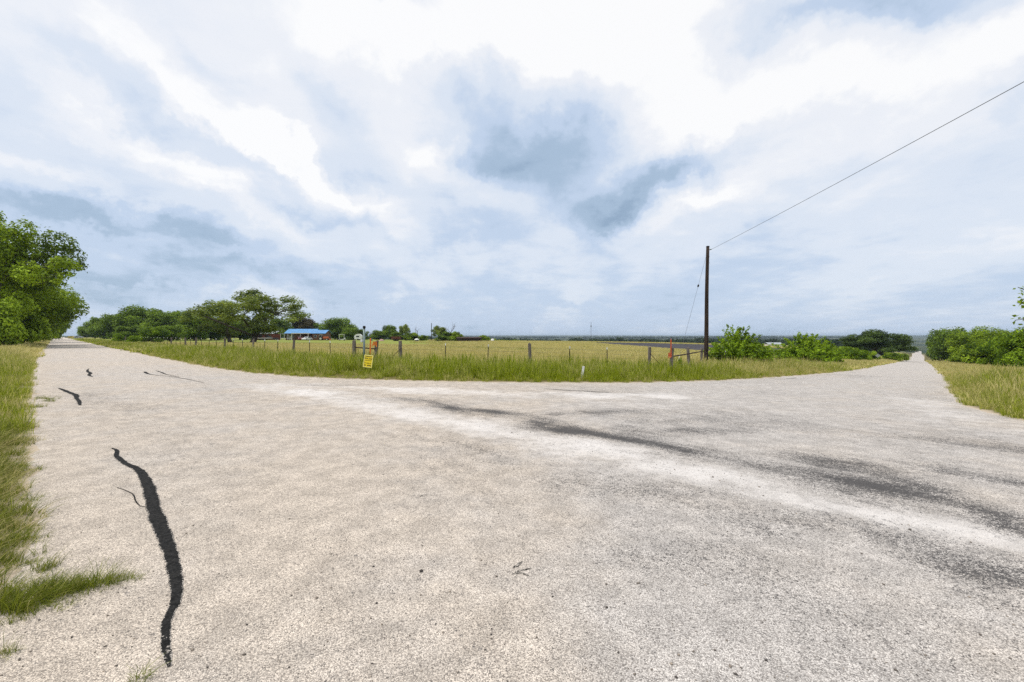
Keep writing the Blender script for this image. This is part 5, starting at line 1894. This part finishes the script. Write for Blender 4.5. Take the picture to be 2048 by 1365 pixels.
# ------------------------------------------------------------------ homestead
def homestead():
    d = 172
    c = at(606, d)
    o = empty('blue_roofed_house', c, R(4))
    u = d / F                       # metres per photo pixel at this distance
    X = lambda px: (px - 606) * u
    ridge, eave = 4.3, 2.9
    def gable(x0, x1, y0, y1, ze, zr, ov=0.5):
        m = MB()
        ym = (y0 + y1) / 2
        t = 0.12
        for (ya, yb) in ((y0 - ov, ym), (y1 + ov, ym)):
            za = ze - 0.12
            m.add([(x0 - ov, ya, za), (x1 + ov, ya, za), (x1 + ov, yb, zr), (x0 - ov, yb, zr), (x0 - ov, ya, za - t), (x1 + ov, ya, za - t), (x1 + ov, yb, zr - t), (x0 - ov, yb, zr - t)],
                  [(0, 1, 2, 3), (7, 6, 5, 4), (0, 4, 5, 1), (1, 5, 6, 2), (3, 2, 6, 7), (0, 3, 7, 4)])
        return m
    def seams(m, x0, x1, y0, y1, ze, zr, ov=0.5):
        ym = (y0 + y1) / 2
        for x in np.arange(x0 - ov + .3, x1 + ov, 0.6):
            m.add([(x, y0 - ov, ze - .12), (x + .05, y0 - ov, ze - .12), (x + .05, ym, zr), (x, ym, zr), (x, y0 - ov, ze - .07), (x + .05, y0 - ov, ze - .07), (x + .05, ym, zr + .05), (x, ym, zr + .05)],
                  [(0, 3, 2, 1), (4, 5, 6, 7), (0, 1, 5, 4), (1, 2, 6, 5), (2, 3, 7, 6), (3, 0, 4, 7)])
        return m
    def walls(x0, x1, y0, y1, ze, zr):
        m = MB()
        ym = (y0 + y1) / 2
        m.add([(x0, y0, -.3), (x0, y1, -.3), (x0, y1, ze), (x0, ym, zr - .15), (x0, y0, ze), (x1, y0, -.3), (x1, y1, -.3), (x1, y1, ze), (x1, ym, zr - .15), (x1, y0, ze)],
              [(0, 1, 2, 3, 4), (9, 8, 7, 6, 5), (0, 4, 9, 5), (1, 6, 7, 2)])
        return m
    # right brick wing, a little nearer
    walls(X(624), X(648), 0, 7, eave, ridge - .15).build('wall', M['brick'], o)
    r = gable(X(624), X(648), 0, 7, eave, ridge - .15).build('roof', M['blueroof'], o)
    seams(MB(), X(624), X(648), 0, 7, eave, ridge - .15).build('seam', M['blueroof'], r)
    # main block with carport in front
    walls(X(566), X(621), 3.0, 11, eave + .1, ridge + .35).build('wall', M['brick'], o)
    r = gable(X(566), X(621), 3.0, 11, eave + .1, ridge + .35).build('roof', M['blueroof'], o)
    seams(MB(), X(566), X(621), 3.0, 11, eave + .1, ridge + .35).build('seam', M['blueroof'], r)
    MB().box(X(588), X(622) - .1, -2.2, 2.6, 2.62, 2.9).build('carport_roof', M['cream'], o)
    for px in (589, 605, 620):
        MB().box(X(px) - .07, X(px) + .07, -2.1, -1.96, -.3, 2.61).build('carport_post', M['cream'], o)
    # left porch
    MB().box(X(561), X(584), 0.2, 2.9, 2.5, 2.68).build('porch_roof', M['greyroof'], o)
    for px in (562, 569, 576, 583):
        MB().box(X(px) - .06, X(px) + .06, 0.3, 0.42, -.3, 2.49).build('porch_post', M['white'], o)
    MB().box(X(562), X(583), 0.3, 0.36, 0.75, 0.85).build('porch_rail', M['white'], o)
    for px, y in ((570, 2.97), (580, 2.97), (630, -.03), (640, -.03)):
        w = MB().box(X(px) - .55, X(px) + .55, y - .02, y + .02, 1.0, 2.1).build('window', M['cream'], o)
        MB().box(X(px) - .46, X(px) + .46, y - .05, y - .021, 1.08, 2.02).build('pane', M['glass'], w)
    MB().box(X(574.5) - .45, X(574.5) + .45, 2.93, 2.97, 0, 2.05).build('door', M['cream'], o)
    tag(o, 'low brick house with bright blue metal roof and white carport', 'house')

    # red shed with grey roof, left of the house
    d2 = 176
    s = empty('red_shed', at(532, d2), R(-6))
    u2 = d2 / F
    Y = lambda px: (px - 532) * u2
    MB().box(Y(512), Y(546), 0, 5, -.3, 2.5).build('wall', M['redwall'], s)
    MB().add([(Y(510), -.6, 2.51), (Y(548), -.6, 2.51), (Y(548), 5.5, 3.7), (Y(510), 5.5, 3.7), (Y(510), -.6, 2.63), (Y(548), -.6, 2.63), (Y(548), 5.5, 3.82), (Y(510), 5.5, 3.82)],
             [(0, 3, 2, 1), (4, 5, 6, 7), (0, 1, 5, 4), (1, 2, 6, 5), (2, 3, 7, 6), (3, 0, 4, 7)]).build('roof', M['greyroof'], s)
    for px in (520, 534):
        MB().box(Y(px) - .8, Y(px) + .8, -.05, -.003, -.2, 2.1).build('door', M['rust'], s)
    tag(s, 'red board shed with grey roof half hidden behind the mesquite', 'shed')
homestead()


def vehicle(name, loc, rz, mat, label, cat='car', L_=4.4, kind='car', small=False):
    o = empty(name, loc, rz)
    w = 0.88
    if kind == 'car':
        body = [(-L_ / 2, .45), (-L_ / 2, .82), (-L_ / 2 + .5, .95), (-.55, 1.0), (L_ / 2 - 1.0, .98), (L_ / 2 - .15, .85), (L_ / 2, .6), (L_ / 2, .4), (L_ / 2 - .2, .28), (-L_ / 2 + .2, .28)]
        cab = [(-L_ / 2 + .35, .96), (-L_ / 2 + .95, 1.43), (.25, 1.46), (1.05, .98)]
    elif kind == 'pickup':
        body = [(-L_ / 2, .5), (-L_ / 2, 1.02), (-.3, 1.05), (L_ / 2 - 1.2, 1.1), (L_ / 2 - .1, 1.0), (L_ / 2, .7), (L_ / 2, .45), (-L_ / 2 + .2, .4)]
        cab = [(-.45, 1.05), (-.3, 1.72), (.75, 1.74), (1.35, 1.1)]
    else:   # van, box trailer
        body = [(-L_ / 2, .45), (-L_ / 2, 2.1), (L_ / 2 - .9, 2.15), (L_ / 2 - .2, 1.2), (L_ / 2, 1.0), (L_ / 2, .4)]
        cab = None
    MB().prism(body, -w, w).build('body', mat, o)
    if cab:
        cx = sum(p[0] for p in cab) / 4; cz = sum(p[1] for p in cab) / 4
        cb = MB().prism(cab, -w * .86, w * .86).build('cabin', mat, o)
        g = [(cx + (x - cx) * .84, cz + (z - cz) * .74 + .01) for x, z in cab]
        MB().prism(g, -w * .86 - .012, -w * .86 - .003).build('window', M['glass'], cb)
        MB().prism(g, w * .86 + .003, w * .86 + .012).build('window', M['glass'], cb)
        (x0, z0), (x1, z1) = cab[3], cab[2]
        n = Vector((z1 - z0, 0, -(x1 - x0))).normalized() * 0.012
        if n.x < 0: n = -n
        ws = [Vector((x0 + (x1 - x0) * k, y, z0 + (z1 - z0) * k)) + n for k, y in ((.12, -.66), (.12, .66), (.9, .6), (.9, -.6))]
        MB().add(ws, [(0, 1, 2, 3)]).build('windscreen', M['glass'], cb)
    for sx in (-L_ / 2 + .82, L_ / 2 - .85):
        for sy in (-1, 1):
            wh = MB().tube([(sx, sy * (w - .12), .33), (sx, sy * (w + .03), .33)], .33, 14).build('wheel', M['black'], o)
            if not small:
                MB().tube([(sx, sy * (w + .031), .33), (sx, sy * (w + .045), .33)], .2, 10).build('rim', M['rim'], wh)
    for sy in (-1, 1):
        MB().box(L_ / 2 - .1, L_ / 2 + .012, sy * .62 - .16, sy * .62 + .16, .66, .8, .02).build('headlight', M['lamp'], o)
    tag(o, label, cat)
    return o


vehicle('parked_car', at(600, 169.5), R(-60), M['darkred'], 'dark red car parked under the white carport')
vehicle('parked_car', at(614, 168.5), R(-100), M['carwhite'], 'white car parked right of the dark red one under the carport')
vehicle('parked_truck', at(541, 168), R(-150), M['cardark'], 'dark pickup truck parked before the red shed', 'truck', 5.2, 'pickup')
vehicle('distant_car', at(113, 330), R(-50), M['carwhite'], 'tiny white car far down the left road', 'car', small=True)
vehicle('distant_car', at(145, 300), R(20), M['caryellow'], 'tiny yellow car beyond the end of the left verge', 'car', small=True)
vehicle('distant_car', at(157.5, 280), R(10), M['cargrey'], 'tiny grey car parked before the far end of the tree row', 'car', small=True)


def flatbed_trailer():
    p = at(526, 166)
    o = empty('flatbed_trailer', p, R(3))
    MB().box(-3.2, 3.2, -1, 1, .75, .92, .03).build('deck', M['cream'], o)
    MB().tube([(3.2, 0, .7), (4.3, 0, .55)], .06, 6).build('tongue', M['rust'], o)
    for x in (-.5, .5):
        for y in (-1.08, 1.08):
            MB().tube([(x, y - .1, .36), (x, y + .1, .36)], .36, 12).build('wheel', M['black'], o)
    MB().tube([(4.2, 0, 0), (4.2, 0, .6)], .05, 6).build('jack', M['rust'], o)
    tag(o, 'pale flatbed trailer standing in front of the red shed', 'trailer')
flatbed_trailer()


def tractor():
    p = at(645, 168)
    o = empty('orange_tractor', p, R(12))
    MB().box(.1, 2.2, -.38, .38, .75, 1.45, .08).build('hood', M['tractor'], o)
    MB().box(-.9, .1, -.45, .45, .6, 1.0, .05).build('chassis', M['tractor'], o)
    MB().box(-.75, -.25, -.28, .28, 1.0, 1.2, .05).box(-.85, -.72, -.28, .28, 1.2, 1.6, .04).build('seat', M['black'], o)
    for y in (-.75, .75):
        w = MB().tube([(-.55, y - .2, .75), (-.55, y + .2, .75)], .75, 16).build('rear_wheel', M['black'], o)
        MB().tube([(-.55, y - .21, .75), (-.55, y + .21, .75)], .42, 12).build('rim', M['cream'], w)
        w = MB().tube([(1.7, y * .85 - .13, .42), (1.7, y * .85 + .13, .42)], .42, 14).build('front_wheel', M['black'], o)
        MB().tube([(1.7, y * .85 - .14, .42), (1.7, y * .85 + .14, .42)], .22, 10).build('rim', M['cream'], w)
    MB().tube([(.1, 0, 1.3), (-.2, 0, 1.55)], .03, 6).build('steering_column', M['black'], o)
    MB().tube([(1.6, .2, 1.4), (1.6, .2, 2.0)], .04, 6).build('exhaust', M['black'], o)
    for x in (-.9, .05):
        for y in (-.5, .5): MB().tube([(x, y, 1.0), (x, y, 2.2)], .03, 5).build('canopy_post', M['black'], o)
    MB().box(-1.0, .2, -.6, .6, 2.2, 2.28, .02).build('canopy', M['cream'], o)
    MB().prism([(2.6, .2), (3.2, .15), (3.25, .25), (2.75, .35), (2.72, .8), (2.6, .8)], -.8, .8).build('bucket', M['tractor'], o)
    tag(o, 'orange tractor with front bucket standing right of the carport', 'tractor')
tractor()


def utility_cart():
    p = at(684, 165)
    o = empty('utility_cart', p, R(20))
    MB().box(-1.15, 1.15, -.55, .55, .3, .6, .05).build('body', M['white'], o)
    MB().box(.6, 1.2, -.5, .5, .6, 1.05, .08).build('front_cowl', M['white'], o)
    MB().box(-.5, .1, -.5, .5, .6, .85, .05).box(-.6, -.48, -.5, .5, .85, 1.25, .04).build('seat', M['black'], o)
    for x in (-.95, .75):
        for y in (-.52, .52): MB().tube([(x, y, .6), (x, y, 2.3)], .045, 6).build('roof_post', M['white'], o)
    MB().box(-1.15, .95, -.62, .62, 2.3, 2.4, .03).build('roof', M['white'], o)
    for x in (-.8, .85):
        for y in (-.6, .6): MB().tube([(x, y - .1, .26), (x, y + .1, .26)], .26, 12).build('wheel', M['black'], o)
    tag(o, 'white utility cart with roof posts below the big round tree', 'cart')
utility_cart()


def small_yard_things():
    # camper by the pipe
    o = empty('camper_trailer', at(717, 178), R(5))
    n = 10
    prof = [(-1.4, .5), (-1.5, 1.4)] + [(-1.5 * math.cos(math.pi * k / n), 1.5 + 1.15 * math.sin(math.pi * k / n)) for k in range(n + 1)] + [(1.5, 1.4), (1.4, .5)]
    MB().prism(prof, -.9, .9).build('body', M['white'], o)
    MB().box(-.7, .5, -.93, -.903, 1.3, 1.9).build('window', M['glass'], o)
    for y in (-.85, .85): MB().tube([(0, y - .1, .35), (0, y + .1, .35)], .35, 12).build('wheel', M['black'], o)
    MB().tube([(1.4, 0, .55), (2.4, 0, .45)], .05, 5).build('tongue', M['rust'], o)
    tag(o, 'small rounded white camper under the trees left of the pipe', 'camper')
    # blue barrel
    o = empty('plastic_barrel', at(743, 158))
    MB().tube([(0, 0, 0), (0, 0, .1), (0, 0, .45), (0, 0, .8), (0, 0, .88)], [.27, .3, .32, .3, .26], 14).build('drum', M['tealpaint'], o, True)
    MB().tube([(0, 0, .881), (0, 0, .92)], [.27, .27], 14).build('lid', M['black'], o)
    tag(o, 'teal plastic barrel standing behind the orange flagged post', 'barrel')
    # tarp heap
    rng = np.random.default_rng(6)
    o = empty('tarp_heap', at(763, 160))
    n, m_ = 14, 5
    V = [(0, 0, .75)]
    for j in range(1, m_ + 1):
        for i in range(n):
            a = 2 * math.pi * i / n; r = j / m_
            V.append((1.15 * r * math.cos(a) * rng.uniform(.9, 1.1), .7 * r * math.sin(a) * rng.uniform(.9, 1.1), max(-.05, .75 * (1 - r ** 2) + rng.normal(0, .05) - (.1 if j == m_ else 0))))
    fs = [(0, 1 + i, 1 + (i + 1) % n) for i in range(n)]
    for j in range(m_ - 1):
        for i in range(n):
            a = 1 + j * n + i; b = 1 + j * n + (i + 1) % n
            fs.append((a, a + n, b + n, b))
    MB().add(V, fs).build('cover', M['pink'], o)
    MB().tube([(1.0 * math.cos(a_), .62 * math.sin(a_), .12) for a_ in np.linspace(0, 6.28, 16)], .02, 4, False).build('rope', M['cream'], o)
    tag(o, 'faded pinkish tarp covered heap right of the flagged post', 'heap')
    # rusty stock trailer
    o = empty('stock_trailer', at(792, 162), R(4))
    MB().box(-1.7, 1.7, -.9, .9, .55, .75, .03).build('floor', M['rust'], o)
    for z in (.8, 1.05, 1.3, 1.55):
        for y in (-.9, .9): MB().box(-1.7, 1.7, y - .02, y + .02, z, z + .16).build('slat', M['redwall'], o)
    for x in (-1.68, -.56, .56, 1.68):
        for y in (-.93, .93): MB().box(x - .03, x + .03, y - .03 if y < 0 else y - .0095, y + .0095 if y < 0 else y + .03, .6, 1.75).build('upright', M['rust'], o)
    for x in (-.45, .45):
        for y in (-1.05, 1.05): MB().tube([(x, y - .1, .32), (x, y + .1, .32)], .32, 12).build('wheel', M['black'], o)
    tag(o, 'rust red slatted stock trailer beside the right post of the left brace', 'trailer')
    # white dome tank
    o = empty('domed_tank', at(833.5, 160))
    MB().tube([(0, 0, 0), (0, 0, .5)], .7, 16).build('base', M['cardark'], o)
    MB().tube([(0, 0, .501), (0, 0, .6), (0, 0, .85), (0, 0, 1.0), (0, 0, 1.06)], [.92, .9, .66, .36, .06], 18).build('dome', M['white'], o, True)
    tag(o, 'small white domed tank top before the dark scrub', 'tank')
    # low dark pen
    o = empty('cattle_pen', at(937, 152), R(-2))
    for x in np.arange(-4.2, 4.3, 1.2): MB().tube([(x, 0, -.2), (x, 0, 1.35)], .06, 6).build('post', M['deadbark'], o)
    for z in (.25, .5, .75, 1.0, 1.22): MB().box(-4.25, 4.25, -.09, -.061, z, z + .15).build('rail', M['rust'], o)
    for x in np.arange(-4.2, 4.3, 1.2): MB().tube([(x, 3, -.2), (x, 3, 1.5)], .06, 6).build('post', M['deadbark'], o)
    MB().add([(-4.4, -.3, 1.36), (4.4, -.3, 1.36), (4.4, 3.4, 1.75), (-4.4, 3.4, 1.75), (-4.4, -.3, 1.42), (4.4, -.3, 1.42), (4.4, 3.4, 1.81), (-4.4, 3.4, 1.81)],
             [(0, 3, 2, 1), (4, 5, 6, 7), (0, 1, 5, 4), (1, 2, 6, 5), (2, 3, 7, 6), (3, 0, 4, 7)]).build('roof', M['rust'], o)
    MB().box(-4.2, 4.2, 2.9, 2.94, 0, 1.45).build('back_wall', M['cardark'], o)
    tag(o, 'long low dark cattle pen with rusty roof right of the scrub', 'pen')
    for px, dd, lab, sz in ((968, 168, 'small white water tank before the lone rounded bush', .75), (985, 178, 'small pale trough right of the white water tank', .65)):
        o = empty('water_tank', at(px, dd))
        MB().tube([(0, 0, 0), (0, 0, .1), (0, 0, 1.0), (0, 0, 1.2)], [sz, sz * 1.05, sz, sz * .5], 14).build('tank', M['white'], o, True)
        MB().tube([(0, 0, 1.2), (0, 0, 1.3)], [sz * .3, sz * .28], 10).build('lid', M['cream'], o)
        tag(o, lab, 'tank')
    # far barns in the valley
    for px, dd, w, dep, h, lab, nm in ((1551, 300, 9, 7, 2.4, 'long pale barn roof seen between the two bright shrubs', 'far_barn'), (1166, 420, 8, 6, 3.0, 'tiny pale barn roof in the woods below the radio mast', 'far_barn')):
        o = empty(nm, at(px, dd), R(-8))
        MB().box(-w / 2, w / 2, 0, dep, -1, h - 1.2).build('wall', M['cream'], o)
        MB().prism([(-w / 2 - .4, 0), (w / 2 + .4, 0), (w / 2 + .4, .12), (-w / 2 - .4, .12)], 0, 1) if False else None
        m = MB()
        for ya, yb in ((-.5, dep / 2), (dep + .5, dep / 2)):
            m.add([(-w / 2 - .4, ya, h - 1.25), (w / 2 + .4, ya, h - 1.25), (w / 2 + .4, yb, h), (-w / 2 - .4, yb, h), (-w / 2 - .4, ya, h - 1.15), (w / 2 + .4, ya, h - 1.15), (w / 2 + .4, yb, h + .1), (-w / 2 - .4, yb, h + .1)],
                  [(0, 3, 2, 1), (4, 5, 6, 7), (0, 1, 5, 4), (1, 2, 6, 5), (2, 3, 7, 6), (3, 0, 4, 7)])
        m.build('roof', M['greyroof'], o)
        tag(o, lab, 'barn')
small_yard_things()


# ------------------------------------------------------------------ haze
def haze():
    me = MB()
    S = 15000
    me.box(-S, S, -S, S, -45, 34)
    m, t, out = new_mat('haze')
    v = N(t, 'ShaderNodeVolumePrincipled')
    v.inputs['Color'].default_value = (0.70, 0.84, 1.0, 1)
    v.inputs['Density'].default_value = 1.15e-4
    v.inputs['Anisotropy'].default_value = 0.2
    L(t, v.outputs[0], out.inputs['Volume'])
    o = me.build('haze', m)
    tag(o, 'pale blue air haze over the whole landscape', 'haze', kind='stuff')
haze()
